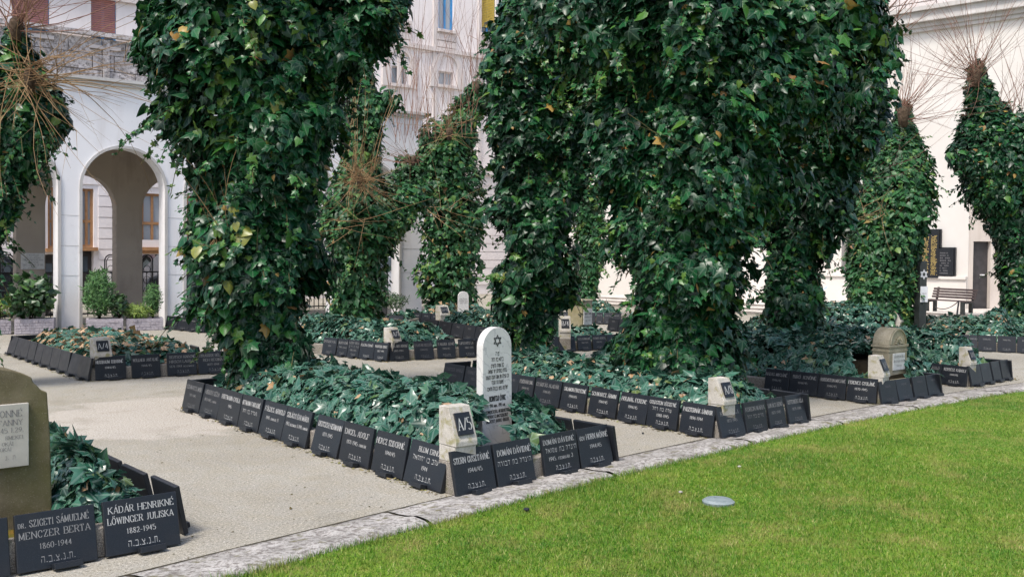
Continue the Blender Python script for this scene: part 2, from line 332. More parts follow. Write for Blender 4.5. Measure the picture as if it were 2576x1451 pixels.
# ------------------------------------------------------------------ lettering: strokes whose width follows their direction
GL = {'A': (8, '00 4A 80|2363'), 'B': (7, '00 0A|0A 4A 69 67 55 05|55 74 71 50 00'), 'C': (8, '77 79 5A 3A 18 05 12 30 50 72'), 'D': (8, '00 0A|0A 4A 78 75 72 40 00'),
 'E': (7, '00 0A|0A 6A|05 45|00 60|6A 68|60 62'), 'F': (7, '00 0A|0A 6A|05 45|6A 68'), 'G': (8, '77 79 5A 3A 18 05 12 30 50 71|74 70'), 'H': (8, '00 0A|80 8A|05 85'), 'I': (2, '10 1A'),
 'J': (5, '3A 32 20 01'), 'K': (8, '00 0A|04 7A|26 80'), 'L': (6, '00 0A|00 60|60 63'), 'M': (9, '00 0A|0A 41 8A|8A 80'), 'N': (8, '00 0A|0A 80|8A 80'), 'O': (8, '30 12 05 18 3A 5A 78 85 72 50 30'),
 'P': (7, '00 0A|0A 4A 69 67 54 04'), 'Q': (8, '30 12 05 18 3A 5A 78 85 72 50 30|53 80'), 'R': (7, '00 0A|0A 4A 69 67 55 05|35 70'), 'S': (6, '58 59 4A 2A 09 07 26 45 63 61 40 20 02 03'), 'T': (7, '30 3A|0A 6A|0A 08|6A 68'),
 'U': (8, '0A 03 20 50 73 7A'), 'V': (8, '0A 40 8A'), 'W': (10, '0A 30 5A 80 AA'), 'X': (8, '00 8A|0A 80'), 'Y': (8, '0A 45 8A|45 40'), 'Z': (7, '0A 6A 00 60|0A 08|60 62'),
 '0': (6, '20 02 08 2A 4A 68 62 40 20'), '1': (4, '18 2A 20'), '2': (6, '08 2A 4A 58 56 00 60 61'), '3': (6, '09 2A 4A 58 45 25|45 62 40 10 02'), '4': (6, '40 4A 03 63'), '5': (6, '5A 0A 06 46 64 62 40 10 01'),
 '6': (6, '5A 28 05 02 20 40 62 64 46 05'), '7': (6, '08 0A 6A 20'), '8': (6, '25 08 2A 4A 58 25 02 20 40 62 45 25'), '9': (6, '10 42 65 68 4A 2A 08 06 24 65'), '/': (5, '00 5A'), '-': (4, '04 44'), '.': (2, '10 11'), ',': (2, '11 0 0'.replace('0 0', '00')), ' ': (4, ''),
 '(': (3, '2A 07 03 20'), ')': (3, '0A 27 23 00')}
HB = {'א': (7, '08 70|78 64 44|00 04 26'), 'ב': (7, '08 58 67 60|00 70'), 'ג': (5, '18 38 40|32 00'), 'ד': (7, '08 78|58 50'), 'ה': (7, '08 68 60|05 00'), 'ו': (3, '08 28 20'), 'ז': (4, '08 48|28 20'), 'ח': (7, '00 08 68 60'), 'ט': (7, '08 00 60 68 48'),
 'י': (3, '08 28 25'), 'כ': (7, '08 48 66 62 40 00'), 'ך': (6, '08 58 50'), 'ל': (6, '0A 08 58 20'), 'מ': (7, '08 20|18 58 60 40'), 'ם': (7, '08 68 60 00 08'), 'נ': (5, '18 38 40 00'), 'ן': (3, '08 18 10'), 'ס': (7, '08 68 52 30 12 08'), 'ע': (7, '08 30|68 52 00'),
 'פ': (7, '35 05 08 58 50 00'), 'צ': (7, '08 60 00|68 65 34'), 'ק': (7, '08 68 62 50|05 00'), 'ר': (6, '08 48 50'), 'ש': (8, '08 20 60 78|48 24'), 'ת': (7, '08 68 60|18 10 00'), '"': (3, '0A 07|2A 27')}
ACC = {'Á': 'Aa', 'É': 'Ea', 'Í': 'Ia', 'Ó': 'Oa', 'Ú': 'Ua', 'Ö': 'Ou', 'Ü': 'Uu', 'Ő': 'Od', 'Ű': 'Ud'}
TNZ = '.ת.נ.צ.ב.ה'
def _pts(s): return [(int(a[0], 16), int(a[1], 16)) for a in s.split()] if ' ' in s else [(int(s[i], 16), int(s[i + 1], 16)) for i in range(0, len(s), 2)]
def strokes(ch):
    small = 1.0
    if ch.islower(): small = .68; ch = ch.upper()
    acc = None
    if ch in ACC: ch, acc = ACC[ch][0], ACC[ch][1]
    heb = ch in HB and ch != '"'
    w, d = HB[ch] if heb else GL.get(ch, HB.get(ch, GL[' ']))
    segs = []; thick, thin = (1.5, .75) if heb else (1.7, .8)
    for part in d.split('|'):
        if not part: continue
        p = _pts(part)
        for (a, b) in zip(p[:-1], p[1:]):
            L = math.hypot(b[0] - a[0], b[1] - a[1]); k = abs(b[0] - a[0]) / L if heb else abs(b[1] - a[1]) / L
            if ch in 'AVWY' and not heb and abs(b[1] - a[1]) > 1: k = .35 if (b[0] - a[0]) * (b[1] - a[1]) > 0 else 1
            segs.append((a, b, thin + (thick - thin) * k))
        if not heb and len(ch) == 1 and ch.isalpha() and ch not in 'CGSO':
            for e, o in ((p[0], p[1]), (p[-1], p[-2])):
                if e[1] in (0, 10) and abs(e[1] - o[1]) > 1.5 * abs(e[0] - o[0]) * .5 and abs(e[1] - o[1]) > 2:
                    segs.append(((e[0] - 1.5, e[1]), (e[0] + 1.5, e[1]), .7))
    if acc:
        c = w / 2
        if acc == 'a': segs.append(((c - .3, 11.2), (c + 1.6, 13.4), 1.1))
        if acc == 'u': segs += [((c - 2.2, 12), (c - 1, 12), 1.2), ((c + 1, 12), (c + 2.2, 12), 1.2)]
        if acc == 'd': segs += [((c - 2, 11.2), (c - .6, 13.4), 1.0), ((c + .8, 11.2), (c + 2.2, 13.4), 1.0)]
    return w, [((a[0] * small, a[1] * small), (b[0] * small, b[1] * small), th * (.5 + .5 * small)) for a, b, th in segs], small
_gc = {}
def line(mb, text, cx, zb, cap, maxw, y=-.0012, bold=.74, sq=.82, mapf=None, align=0):
    if any(ch in HB and ch != '"' for ch in text): text = text[::-1]
    x = 0; items = []
    for ch in text:
        if ch not in _gc: _gc[ch] = strokes(ch)
        w_, sg, sm = _gc[ch]; items.append((x, sg)); x += w_ * sm + 2.6
    x -= 2.6
    if x <= 0: return
    u = cap / 10; sx = u * sq
    if x * sx > maxw: sx = maxw / x
    x0 = cx - x * sx / 2 if align == 0 else (cx - x * sx if align == 2 else cx)
    for ox, sg in items:
        for a, b, th in sg:
            ax, az = x0 + (ox + a[0]) * sx, zb + a[1] * u; bx, bz = x0 + (ox + b[0]) * sx, zb + b[1] * u
            dx, dz = bx - ax, bz - az; L = math.hypot(dx, dz) or 1; dx /= L; dz /= L
            h = th * u * .5 * bold; e = .25 * h
            ax -= dx * e; az -= dz * e; bx += dx * e; bz += dz * e
            q = [(ax + dz * h, y, az - dx * h), (bx + dz * h, y, bz - dx * h), (bx - dz * h, y, bz + dx * h), (ax - dz * h, y, az + dx * h)]
            if mapf: q = [mapf(*k) for k in q]
            mb.face(q)
def star(mb, cx, cz, r, wd, y=-.0012):
    for k in (0, PI):
        p = [(cx + r * math.sin(k + i * 2 * PI / 3), cz + r * math.cos(k + i * 2 * PI / 3)) for i in range(3)]
        for i in range(3):
            a, b = p[i], p[(i + 1) % 3]; dx, dz = b[0] - a[0], b[1] - a[1]; L = math.hypot(dx, dz); dx /= L; dz /= L
            mb.face([(a[0] + dz * wd - dx * wd, y, a[1] - dx * wd - dz * wd), (b[0] + dz * wd + dx * wd, y, b[1] - dx * wd + dz * wd), (b[0] - dz * wd + dx * wd, y, b[1] + dx * wd + dz * wd), (a[0] - dz * wd - dx * wd, y, a[1] + dx * wd - dz * wd)])

# ------------------------------------------------------------------ value noise + leaf scatter
_tab = RS.rand(32, 32, 32).astype(np.float32)
def vnoise(p):
    i = np.floor(p).astype(int); f = p - i; f = f * f * (3 - 2 * f); r = 0
    for dx in (0, 1):
        for dy in (0, 1):
            for dz in (0, 1):
                wgt = (f[:, 0] if dx else 1 - f[:, 0]) * (f[:, 1] if dy else 1 - f[:, 1]) * (f[:, 2] if dz else 1 - f[:, 2])
                r = r + wgt * _tab[(i[:, 0] + dx) & 31, (i[:, 1] + dy) & 31, (i[:, 2] + dz) & 31]
    return r
def fbm(p, o=3):
    s = 0; a = .5; tot = 0
    for k in range(o): s = s + a * vnoise(p * (2 ** k) + k * 7.3); tot += a; a *= .55
    return s / tot
def tmpl(half, mid, fold=.16, droop=.12):
    """Leaf from right-half outline; mid = midrib point; mirrored; fan triangles."""
    vs = [(0, mid, 0)] + list(half_z(half, fold, droop)); n = len(half); fs = []
    for i in range(1, n): fs.append((0, i, i + 1))
    left = [(-x, y, z) for x, y, z in vs[1:]]
    idx = []
    for j, q in enumerate(left):
        if abs(q[0]) < 1e-6: idx.append(1 + j)
        else: vs.append(q); idx.append(len(vs) - 1)
    for i in range(n - 1): fs.append((0, idx[i + 1], idx[i]))
    return np.array(vs, np.float32), np.array(fs, np.int32)
def half_z(h, fold, droop): return [(x, y, fold * -abs(x) * 1.0 - droop * max(0, y) ** 2 - .05 + .0) for x, y in h]
LOBED = tmpl([(0, .03), (.26, -.13), (.46, .04), (.34, .22), (.56, .50), (.26, .52), (.17, .72), (0, 1.0)], .38)
HEART = tmpl([(0, .02), (.24, -.10), (.46, .14), (.40, .46), (.20, .76), (0, 1.0)], .40)
TRI3 = tmpl([(0, .0), (.34, -.08), (.42, .30), (.18, .62), (0, 1.0)], .36)
SIMPLE = tmpl([(0, 0), (.40, .22), (.24, .62), (0, 1.0)], .36)
NEEDLE = tmpl([(0, 0), (.10, .4), (0, 1.0)], .4, 0, .2)
def raw_mesh(name, co, faces, mat, leaf=None, smooth=True):
    me = bpy.data.meshes.new(name); nv = len(co); nf, k = faces.shape
    me.vertices.add(nv); me.vertices.foreach_set('co', co.astype(np.float32).ravel())
    me.loops.add(nf * k); me.loops.foreach_set('vertex_index', faces.astype(np.int32).ravel())
    me.polygons.add(nf); me.polygons.foreach_set('loop_start', np.arange(0, nf * k, k, dtype=np.int32))
    if leaf is not None:
        a = me.attributes.new('leaf', 'FLOAT_VECTOR', 'POINT'); a.data.foreach_set('vector', leaf.astype(np.float32).ravel())
    me.update(calc_edges=True)
    if smooth: me.polygons.foreach_set('use_smooth', np.ones(nf, bool))
    if mat: me.materials.append(mat)
    return me
def norm(a): return a / np.maximum(np.linalg.norm(a, axis=1, keepdims=True), 1e-6)
def leaves_mesh(name, Pp, N, T, S, tint, tp, mat):
    v, f = tp; n = len(Pp); N = norm(N); T = norm(T - N * np.sum(T * N, 1, keepdims=True)); B = np.cross(T, N)
    co = Pp[:, None, :] + S[:, None, None] * (v[None, :, 0:1] * B[:, None, :] + v[None, :, 1:2] * T[:, None, :] + v[None, :, 2:3] * N[:, None, :])
    fa = (f[None] + (np.arange(n) * len(v))[:, None, None]).reshape(-1, 3)
    at = np.empty((n, len(v), 3), np.float32); at[:, :, 0] = v[:, 0]; at[:, :, 1] = v[:, 1]; at[:, :, 2] = tint[:, None]
    return raw_mesh(name, co.reshape(-1, 3), fa, mat, at.reshape(-1, 3))
def sphere_dirs(n, R): return norm(R.randn(n, 3))
def tint_of(n, R, base=.36, spread=.19, young=.04, dead=.012):
    q = np.clip(base + spread * R.randn(n), .0, .8); u = R.rand(n)
    q[u < young] = .80 + .13 * R.rand((u < young).sum()); q[u > 1 - dead] = .95 + .05 * R.rand((u > 1 - dead).sum()); return q

def ivy_points(limbs, n, seed, bump=.34, freq=1.5, back=.4, hole=.36, core=.5):
    """Surface points of a bumpy union of spheres: position, outward, depth."""
    R = np.random.RandomState(seed); ce = []; ra = []
    for L in limbs:
        for (a, b) in zip(L[:-1], L[1:]):
            k = max(2, int((a[0] - b[0]).length / (.35 * min(a[1], b[1])) + 1))
            for i in range(k): u = i / k; ce.append(a[0] * (1 - u) + b[0] * u); ra.append(a[1] * (1 - u) + b[1] * u)
        ce.append(L[-1][0]); ra.append(L[-1][1])
    ce = np.array([tuple(c) for c in ce]); ra = np.array(ra); wgt = ra ** 1.45 / (ra ** 1.45).sum(); P_, O_ = [], []; got = 0; tries = 0
    while got < n and tries < 12:
        tries += 1; m = n * 2; ix = R.choice(len(ra), m, p=wgt); d = sphere_dirs(m, R)
        nz = fbm(ce[ix] * freq + d * (ra[ix] * freq)[:, None] + seed * 3.1, 3)
        hz = fbm((ce[ix] + d * ra[ix][:, None]) * 2.3 + 40 + seed, 2)
        lay = R.rand(m) ** 2.0 * .42; pocket = np.clip((hole + .10 - hz) * 5, 0, 1) * .5
        r = ra[ix] * (1 + bump * (nz - .5) * 2.6) - (lay + pocket) * np.minimum(ra[ix], .65)
        r = np.maximum(r, ra[ix] * (core + .12 + .12 * R.rand(m)))
        p = ce[ix] + d * r[:, None]
        ok = np.ones(m, bool)
        for c, rr in zip(ce, ra):
            ok &= ((p - c) ** 2).sum(1) > (rr * (core + .06)) ** 2
        ok &= (hz > hole) | (R.rand(m) < .6)
        vis = (d * (np.array([0, 0, 1.6]) - ce[ix])).sum(1) > -.25 * np.linalg.norm(ce[ix], axis=1)
        ok &= vis | (R.rand(m) < back)
        ok &= p[:, 2] > .02
        P_.append(p[ok]); O_.append(d[ok]); got += ok.sum()
    return np.concatenate(P_)[:n], np.concatenate(O_)[:n], ce, ra
def ivy_tree(name, label, cat, limbs_px, Y, n, size, seed, mat, tps, twigs=(), bump=.34, hole=.36, freq=1.5, group=None, core=.5, base=None, sprigs=None, single=0):
    limbs = [[(P(x, y, Y + (dy[0] if dy else 0)), r * (Y + (dy[0] if dy else 0)) / F_PX) for x, y, r, *dy in L] for L in limbs_px]
    b = limbs[0][0][0]; root = empty(name, (b.x, b.y, 0)); tag(root, label, cat, group); inv = Matrix.Translation((-b.x, -b.y, 0))
    R = np.random.RandomState(seed + 500)
    pts, out, ce, ra = ivy_points(limbs, n, seed, bump, freq, hole=hole, core=core)
    k = len(pts); per = np.array_split(R.permutation(k), len(tps))
    up = np.array([0, 0, 1.0])
    clump = fbm(pts * 3.1 + 11, 2)
    for j, (tp, ix) in enumerate(zip(tps, per)):
        m = len(ix); o = out[ix]
        N = o * .75 + up * .45 + R.randn(m, 3) * .38
        T = -up * .9 + o * .25 + R.randn(m, 3) * .45
        S = size * np.exp(R.randn(m) * .40) * (.62 + .75 * clump[ix]); S = np.clip(S, size * .4, size * 1.7)
        tn = tint_of(m, R, young=.03 + .0 * j); tn = np.clip(tn + (clump[ix] - .5) * .5 * (tn < .8), 0, 1)
        yl = (fbm(pts[ix] * 1.1 + 77, 2) > .70) & (R.rand(m) < .25) & (tn < .8); tn[yl] = .82 + .1 * R.rand(yl.sum())
        p = pts[ix] + T * (-.4 * S[:, None])
        if single and j == 0:
            dist = np.linalg.norm(p - np.array([0, 0, 1.6]), axis=1); fr = (N * (np.array([0, 0, 1.6]) - p)).sum(1) / dist; cand = np.where((S > size * .95) & (fr > .3))[0]; cand = cand[np.argsort(dist[cand])][:single]
            split_leaves(root, (b.x, b.y, 0), p[cand], N[cand], T[cand], S[cand], tn[cand], (tp,), mat, len(cand), R)
            kp = np.ones(m, bool); kp[cand] = False; p, N, T, S, tn = p[kp], N[kp], T[kp], S[kp], tn[kp]
        me = leaves_mesh('ivy_leaves', p - np.array([b.x, b.y, 0]), N, T, S, tn, tp, mat)
        tag(link('ivy', me, root), kind='stuff')
    # loose sprigs that break the outline
    ns = sprigs if sprigs is not None else int(n / 95); q = R.choice(k, ns, replace=False); SP, SN, ST, SS, SQ = [], [], [], [], []
    sb = MB(); off = np.array([b.x, b.y, 0])
    for i in q:
        p0, o = pts[i], out[i]; L = R.uniform(.14, .48); d = o * R.uniform(.5, 1.0) + np.array([0, 0, R.uniform(-.8, .5)]) + R.randn(3) * .25; d /= np.linalg.norm(d); g = R.uniform(.3, 1.3); pl = []; nn = int(L / .032) + 3
        yng = R.rand() < .16
        for j in range(nn):
            u = j / (nn - 1); p = p0 - o * .08 + d * L * u + np.array([0, 0, -g * L * u * u * .6]); pl.append(p)
            for side in (-1, 1):
                if R.rand() < .8:
                    sd_ = np.cross(d, up) * side; SP.append(p + R.randn(3) * .015); SN.append(o * .6 + up * .6 + R.randn(3) * .35); ST.append(-up * .5 + sd_ * .8 + d * .4 + R.randn(3) * .3)
                    SS.append(size * (1.05 - .55 * u) * np.exp(R.randn() * .2)); SQ.append(R.uniform(.72, .93) if yng else np.clip(.36 + .18 * R.randn() + .2 * u, 0, .82))
        sb.tube([p - off for p in pl[::3] + [pl[-1]]], [.004] * (len(pl[::3]) + 1), 3, False)
    me = leaves_mesh('sprig_leaves', np.array(SP) - off, np.array(SN), np.array(ST), np.array(SS), np.array(SQ), tps[-1] if len(tps) < 3 else tps[1], mat); tag(link('sprigs', me, root), kind='stuff')
    tag(sb.obj('sprig_stems', M['sprig'], root, fix=False), kind='stuff')
    tm = MB()
    for L in limbs:
        if len(L) > 1: tm.tube([inv @ q for q, r in L], [max(.03, r * core) for q, r in L], 10)
    tb = tm.obj('trunk', M['bark'], root, smooth=True)
    for tw in twigs: twig_cluster(root, inv, *tw)
    return root
def twig_cluster(root, inv, px, py, Y, n, l0, l1, rad, up, spread, mat, seed, knob=.0, bias=(0, 0, 0), jit=.1, name='shoots', droop=.0):
    R = random.Random(seed); c = P(px, py, Y); mb = MB()
    for i in range(n):
        L = R.uniform(l0, l1); d = Vector((R.gauss(0, 1), R.gauss(0, 1), R.gauss(0, 1))).normalized() * spread + Vector((0, 0, up)) + Vector(bias); d.normalize()
        p = c + Vector((R.uniform(-1, 1) * jit, R.uniform(-1, 1) * jit * .6, R.uniform(-1, 1) * min(jit, .15))); pts = [p]; k = 6
        curl = Vector((R.gauss(0, .16), R.gauss(0, .16), R.uniform(.1, .45) * max(up, .25) - droop * R.random() * 1.6))
        for s in range(k):
            d = (d + curl * .5 + Vector((R.gauss(0, .04), R.gauss(0, .04), R.gauss(0, .04)))).normalized(); p = p + d * L / k; pts.append(p)
        r = rad * R.uniform(.45, 1.05)
        mb.tube([inv @ q for q in pts], [r * (1 - .75 * q / k) for q in range(k + 1)], 4, False)
        for _ in range(R.choice((0, 1, 1, 2))):
            s = R.randint(1, 4); q = pts[s]; dd = (pts[s + 1] - q).normalized() + Vector((R.gauss(0, .5), R.gauss(0, .5), R.gauss(0, .5)))
            dd.normalize(); e = [q + dd * (L * .3 * j / 3) for j in range(4)]; mb.tube([inv @ x for x in e], [r * .6 * (1 - .25 * j) for j in range(4)], 3, False)
    tag(mb.obj(name, M[mat], root, fix=False), kind='stuff')
    if knob:
        kb = MB(); cc = inv @ c
        kb.tube([cc + Vector((0, 0, -knob * 2.4)), cc + Vector((0, 0, -knob)), cc + Vector((knob * .1, 0, 0)), cc + Vector((0, 0, knob * .7)), cc + Vector((0, 0, knob * 1.05))], [knob * .65, knob * .8, knob, knob * .75, knob * .2], 9)
        kb.obj('knob', M['barklight'], root, smooth=True)

# =================================================================== GROUND, KERB, LAWN
mb = MB(); mb.face([(-150, -60, 0), (150, -60, 0), (150, 240, 0), (-150, 240, 0)])
tag(mb.obj('path', M['path'], fix=False), kind='structure')
LE = [G(x, y) for x, y in ((600, 1451), (900, 1375), (1200, 1295), (1500, 1215), (1800, 1140), (2100, 1075), (2400, 1015), (2576, 985))]
d0 = (LE[0] - LE[2]).normalized(); d1 = (LE[-1] - LE[-2]).normalized()
# smooth the measured edge with a cubic in x, then extend it at both ends
xs_ = np.array([p.x for p in LE]); ys_ = np.array([p.y for p in LE]); cf = np.polyfit(xs_, ys_, 3)
edge = [Vector((x, float(np.polyval(cf, x)), 0)) for x in np.linspace(xs_[0], xs_[-1], 60)]
dS = (edge[0] - edge[2]).normalized(); dE = (edge[-1] - edge[-3]).normalized()
edge = [edge[0] + dS * k for k in (3.6, 2.4, 1.2, .5)] + edge + [edge[-1] + (dE + Vector((.04 * k, -.04 * k, 0))) * k for k in (.8, 1.6, 2.6, 4.0, 6.0)]
def resample(pl, step):
    out = [pl[0]]; acc = 0
    for a, b in zip(pl[:-1], pl[1:]):
        L = (b - a).length; s = step - acc
        while s <= L: out.append(a + (b - a) * (s / L)); s += step
        acc = L - (s - step)
    return out
edge = resample(edge, .03)
def nrm2(pl, i):
    t = (pl[min(i + 3, len(pl) - 1)] - pl[max(i - 3, 0)]).normalized(); return Vector((-t.y, t.x, 0))
KW = .42
kerb = empty('kerb'); tag(kerb, kind='structure')
PROF = [(KW, -.03), (KW, .004), (KW * .9, .010), (KW * .7, .016), (KW * .5, .024), (KW * .33, .031), (KW * .2, .034), (KW * .1, .031), (KW * .03, .020), (0, .0), (-.004, -.05)]
i = 0; kr = random.Random(3)
while i < len(edge) - 4:
    L = int(kr.uniform(48, 66)); j = min(i + L, len(edge) - 1); vs, fs = [], []; k = len(PROF)
    for q in range(i, j):
        nn = nrm2(edge, q)
        for (o, z) in PROF:
            p = edge[q] + nn * o; vs.append((p.x, p.y, z))
    va = np.array(vs); nz = fbm(va * 9, 3) - .5; n2 = fbm(va * 30 + 5, 2) - .5; va[:, 2] += (nz * .026 + n2 * .007) * (np.array([0, .3, .6, 1, 1, 1, 1, 1, .8, .4, 0] * (j - i)))
    dirn = np.array([tuple(nrm2(edge, q)) for q in range(i, j) for _ in PROF]); va += dirn * ((n2 * .012 + nz * .02)[:, None]) * (np.array([.15, .15, .2, .2, .2, .3, .5, .8, 1, 1, 1] * (j - i))[:, None])
    for a in range(j - i - 1):
        for b in range(k - 1): fs.append((a * k + b, (a + 1) * k + b, (a + 1) * k + b + 1, a * k + b + 1))
    me = raw_mesh('kerb_stone', va, np.array(fs), M['kerb']); link('kerb_stone', me, kerb); i = j
def strip(name, pl, o0, o1, z, mat, a=0, b=None):
    vs, fs = [], []; idx = list(range(a, b or len(pl), 4))
    for q in idx:
        n_ = nrm2(pl, q)
        for o in (o0, o1): p = pl[q] + n_ * o; vs.append((p.x, p.y, z))
    for s in range(len(idx) - 1): fs.append((2 * s, 2 * s + 1, 2 * s + 3, 2 * s + 2))
    return raw_mesh(name, np.array(vs), np.array(fs), mat, smooth=False)
tag(link('path_joint', strip('path_joint', edge, KW + .001, KW + .017, .004, M['joint'])), kind='structure')
tag(link('ground_under_kerb', strip('ground_under_kerb', edge, -.02, KW, .003, M['joint'])), kind='structure')
# lawn sheet
lv = [(p.x, p.y, .006) for p in edge[::10]]; far = [(p[0] + 14, p[1] - 16, .006) for p in lv]
m_ = len(lv); vs = np.array(lv + far); fs = np.array([(q, m_ + q, m_ + q + 1, q + 1) for q in range(m_ - 1)])
tag(link('lawn', raw_mesh('lawn', vs, fs, M['lawn'], smooth=False)), kind='structure')
# grass blades, as far as they can be seen
def grass():
    R = np.random.RandomState(5); N = 1250000
    x = R.uniform(-2.4, 11.0, N); y = R.uniform(4.2, 11.5, N)
    ex = np.array([p.x for p in edge]); ey = np.array([p.y for p in edge]); o = np.argsort(ex); yl = np.interp(x, ex[o], ey[o])
    keep = (y < yl + .012 + .02 * R.rand(N)) & (np.abs(x) < .70 * y + 1.6) & (R.rand(N) < np.clip(6.6 / y, .4, 1) ** 2)
    x, y = x[keep], y[keep]; n = len(x); pp = np.stack([x, y, np.zeros(n)], 1)
    tall = fbm(pp * 1.3, 3); h = (.014 + .018 * R.rand(n)) * (.6 + .9 * tall); edg = np.clip(1 - (np.interp(x, ex[o], ey[o]) - y) / .12, 0, 1); h *= 1 + .7 * edg
    a = R.rand(n) * 2 * PI; wd = .0017 + .0016 * R.rand(n); ln = .45 * h * R.randn(n)
    bx, by = np.cos(a) * wd, np.sin(a) * wd; la = R.rand(n) * 2 * PI
    co = np.empty((n, 3, 3), np.float32)
    co[:, 0] = np.stack([x - bx, y - by, np.full(n, .004)], 1); co[:, 1] = np.stack([x + bx, y + by, np.full(n, .004)], 1)
    co[:, 2] = np.stack([x + np.cos(la) * ln, y + np.sin(la) * ln, h], 1)
    lf = np.zeros((n, 3, 3), np.float32); lf[:, :, 2] = R.rand(n)[:, None]
    me = raw_mesh('grass', co.reshape(-1, 3), np.arange(3 * n).reshape(-1, 3), M['blades'], lf.reshape(-1, 3), smooth=False)
    tag(link('grass', me), 'short bright green lawn grass below the stone kerb', 'grass', kind='stuff')
grass()
# lighter worn patch, rusty cover, debris on the path
c0 = G(450, 925); mb = MB(); mb.lathe([(.20, .001), (.20, .006), (.185, .008), (.05, .009)], 24); o = mb.obj('manhole_cover', M['rust'], smooth=False); o.location = (c0.x, c0.y, 0)
tag(o, 'faint reddish round cover set in the path below the A/4 bed', 'cover')
def debris():
    R = np.random.RandomState(9); n = 900; pts = []
    while len(pts) < n:
        x, y = R.uniform(-60, 2600), R.uniform(880, 1440); p = G(x, y)
        pts.append((p.x, p.y, .004))
    pts = np.array(pts); ex = np.array([p.x for p in edge]); ey = np.array([p.y for p in edge]); o = np.argsort(ex); yl = np.interp(pts[:, 0], ex[o], ey[o]); pts = pts[pts[:, 1] > yl + .4]
    n = len(pts); N = np.tile([0, 0, 1.0], (n, 1)) + R.randn(n, 3) * .25; T = R.randn(n, 3) * np.array([1, 1, .05]); S = .008 + .018 * R.rand(n) ** 2.5
    me = leaves_mesh('debris', pts, N, T, S, R.rand(n), SIMPLE, M['debris']); tag(link('debris', me), 'tiny scattered leaf scraps and bits on the pale path', 'debris', kind='stuff')
debris()
# pale ground lamp disc and pebbles in the lawn
c0 = G(1807, 1268); mb = MB(); mb.lathe([(.098, -.01), (.102, .022), (.085, .034), (.03, .038)], 28); mb.lathe([(.012, .036), (.010, .042)], 10, (-.03, .02, 0))
o = mb.obj('ground_disc', M['disc'], smooth=False); o.location = (c0.x, c0.y, 0); tag(o, 'pale grey-blue round disc sunk in the lawn grass', 'disc')
for (x, y, r, lab) in ((1712, 1245, .015, 'small pale grey stone lying in the lawn above the round disc'), (1860, 1180, .013, 'small white pebble on the lawn edge beside the kerb'), (1325, 1289, .02, 'dark little stone at the kerb edge below the arched white headstone'), (1617, 1092, .012, 'black bit of stone on the path right of the A/5 bed')):
    c0 = G(x, y); bm = bmesh.new(); bmesh.ops.create_icosphere(bm, subdivisions=2, radius=r)
    for vv in bm.verts: vv.co *= 1 + rnd.uniform(-.12, .12); vv.co.z *= .6
    me = bpy.data.meshes.new('pebble'); bm.to_mesh(me); bm.free(); me.materials.append(M['granite' if y > 1280 or x < 1650 else 'pebble']); o = link('pebble', me); o.location = (c0.x, c0.y, .012 + .01 * (y > 1150)); tag(o, lab, 'pebble')

# =================================================================== MEMORIAL PLAQUES
PG = 'black granite memorial plaques leaning along the bed edges'
_slab = {}
def slab_mesh(w_, h_, t_=.028):
    k = (round(w_, 2), round(h_, 2))
    if k not in _slab:
        m = MB(); m.box(-k[0] / 2, k[0] / 2, 0, t_, 0, k[1]); _slab[k] = m.mesh('slab', M['granite'], bevel=.003, seg=1)
    return _slab[k], k
_foot = MB(); _foot.box(-.068, .068, -.058, -.004, .0, .030); FOOT = _foot.mesh('foot_rest', M['granite'], bevel=.002, seg=1)
ORD = ['first', 'second', 'third', 'fourth', 'fifth', 'sixth', 'seventh', 'eighth', 'ninth', 'tenth', 'eleventh', 'twelfth']
def plaque(A, B, n, h, texts, label, ink='ink', tilt=13, foot=True, heb=True):
    w_ = (B - A).length; mid = (A + B) / 2; th = math.radians(tilt + rnd.uniform(-3, 3)); up = Vector((0, 0, 1))
    right = up.cross(n).normalized(); u = up * math.cos(th) - n * math.sin(th); yax = u.cross(right)
    mw = Matrix((right, yax, u)).transposed().to_4x4(); mw.translation = mid + Vector((0, 0, .012))
    mw = mw @ Matrix.Rotation(rnd.uniform(-.012, .012), 4, 'Z') @ Matrix.Rotation(rnd.uniform(-.008, .008), 4, 'Y')
    root = empty('memorial_plaque', mw=mw); tag(root, label, 'plaque', PG)
    me, k = slab_mesh(w_, h); link('slab', me, root)
    W, H = k; mbt = MB(); T = [x for x in texts if x]; nl = len(T)
    layout = {0: [], 1: [.70], 2: [.70, .47], 3: [.76, .56, .36], 4: [.80, .62, .46, .32]}[min(nl, 4)]
    if not heb and nl == 3: layout = [.68, .42, .14]
    for i, (s, z) in enumerate(zip(T, layout)):
        isheb = any(c in HB for c in s); isname = not isheb and not any(c.isdigit() for c in s)
        cap = (.118 if nl >= 3 else .135) * H if isname else .095 * H
        if isheb: cap = .12 * H
        line(mbt, s, rnd.uniform(-.01, .01), z * H, cap, W * .88)
    if heb: line(mbt, TNZ, W * rnd.uniform(.0, .05), .12 * H, .125 * H, W * .42, sq=.95)
    if mbt.f: mbt.obj('lettering', M[ink], root, fix=False)
    if foot:
        f = link('foot_rest', FOOT, root); f.location = (rnd.uniform(-.01, .04), 0, -.010)
    return root
class Row:
    def __init__(s, p0, p1, flip=False, w0=None, w1=None):
        s.A = w0 or G(*p0); s.B = w1 or G(*p1); s.d = (s.B - s.A).normalized(); n = Vector((s.d.y, -s.d.x, 0))
        if n.dot(EYE - s.A) < 0: n = -n
        s.n = -n if flip else n
    def t(s, x):
        k = (x - 1288) / F_PX; v = s.A - EYE; a0, a1, b0, b1 = v.dot(RIGHT), s.d.dot(RIGHT), v.dot(FWD), s.d.dot(FWD)
        return (k * b0 - a0) / (a1 - k * b1)
    def at(s, x): return s.A + s.d * s.t(x)
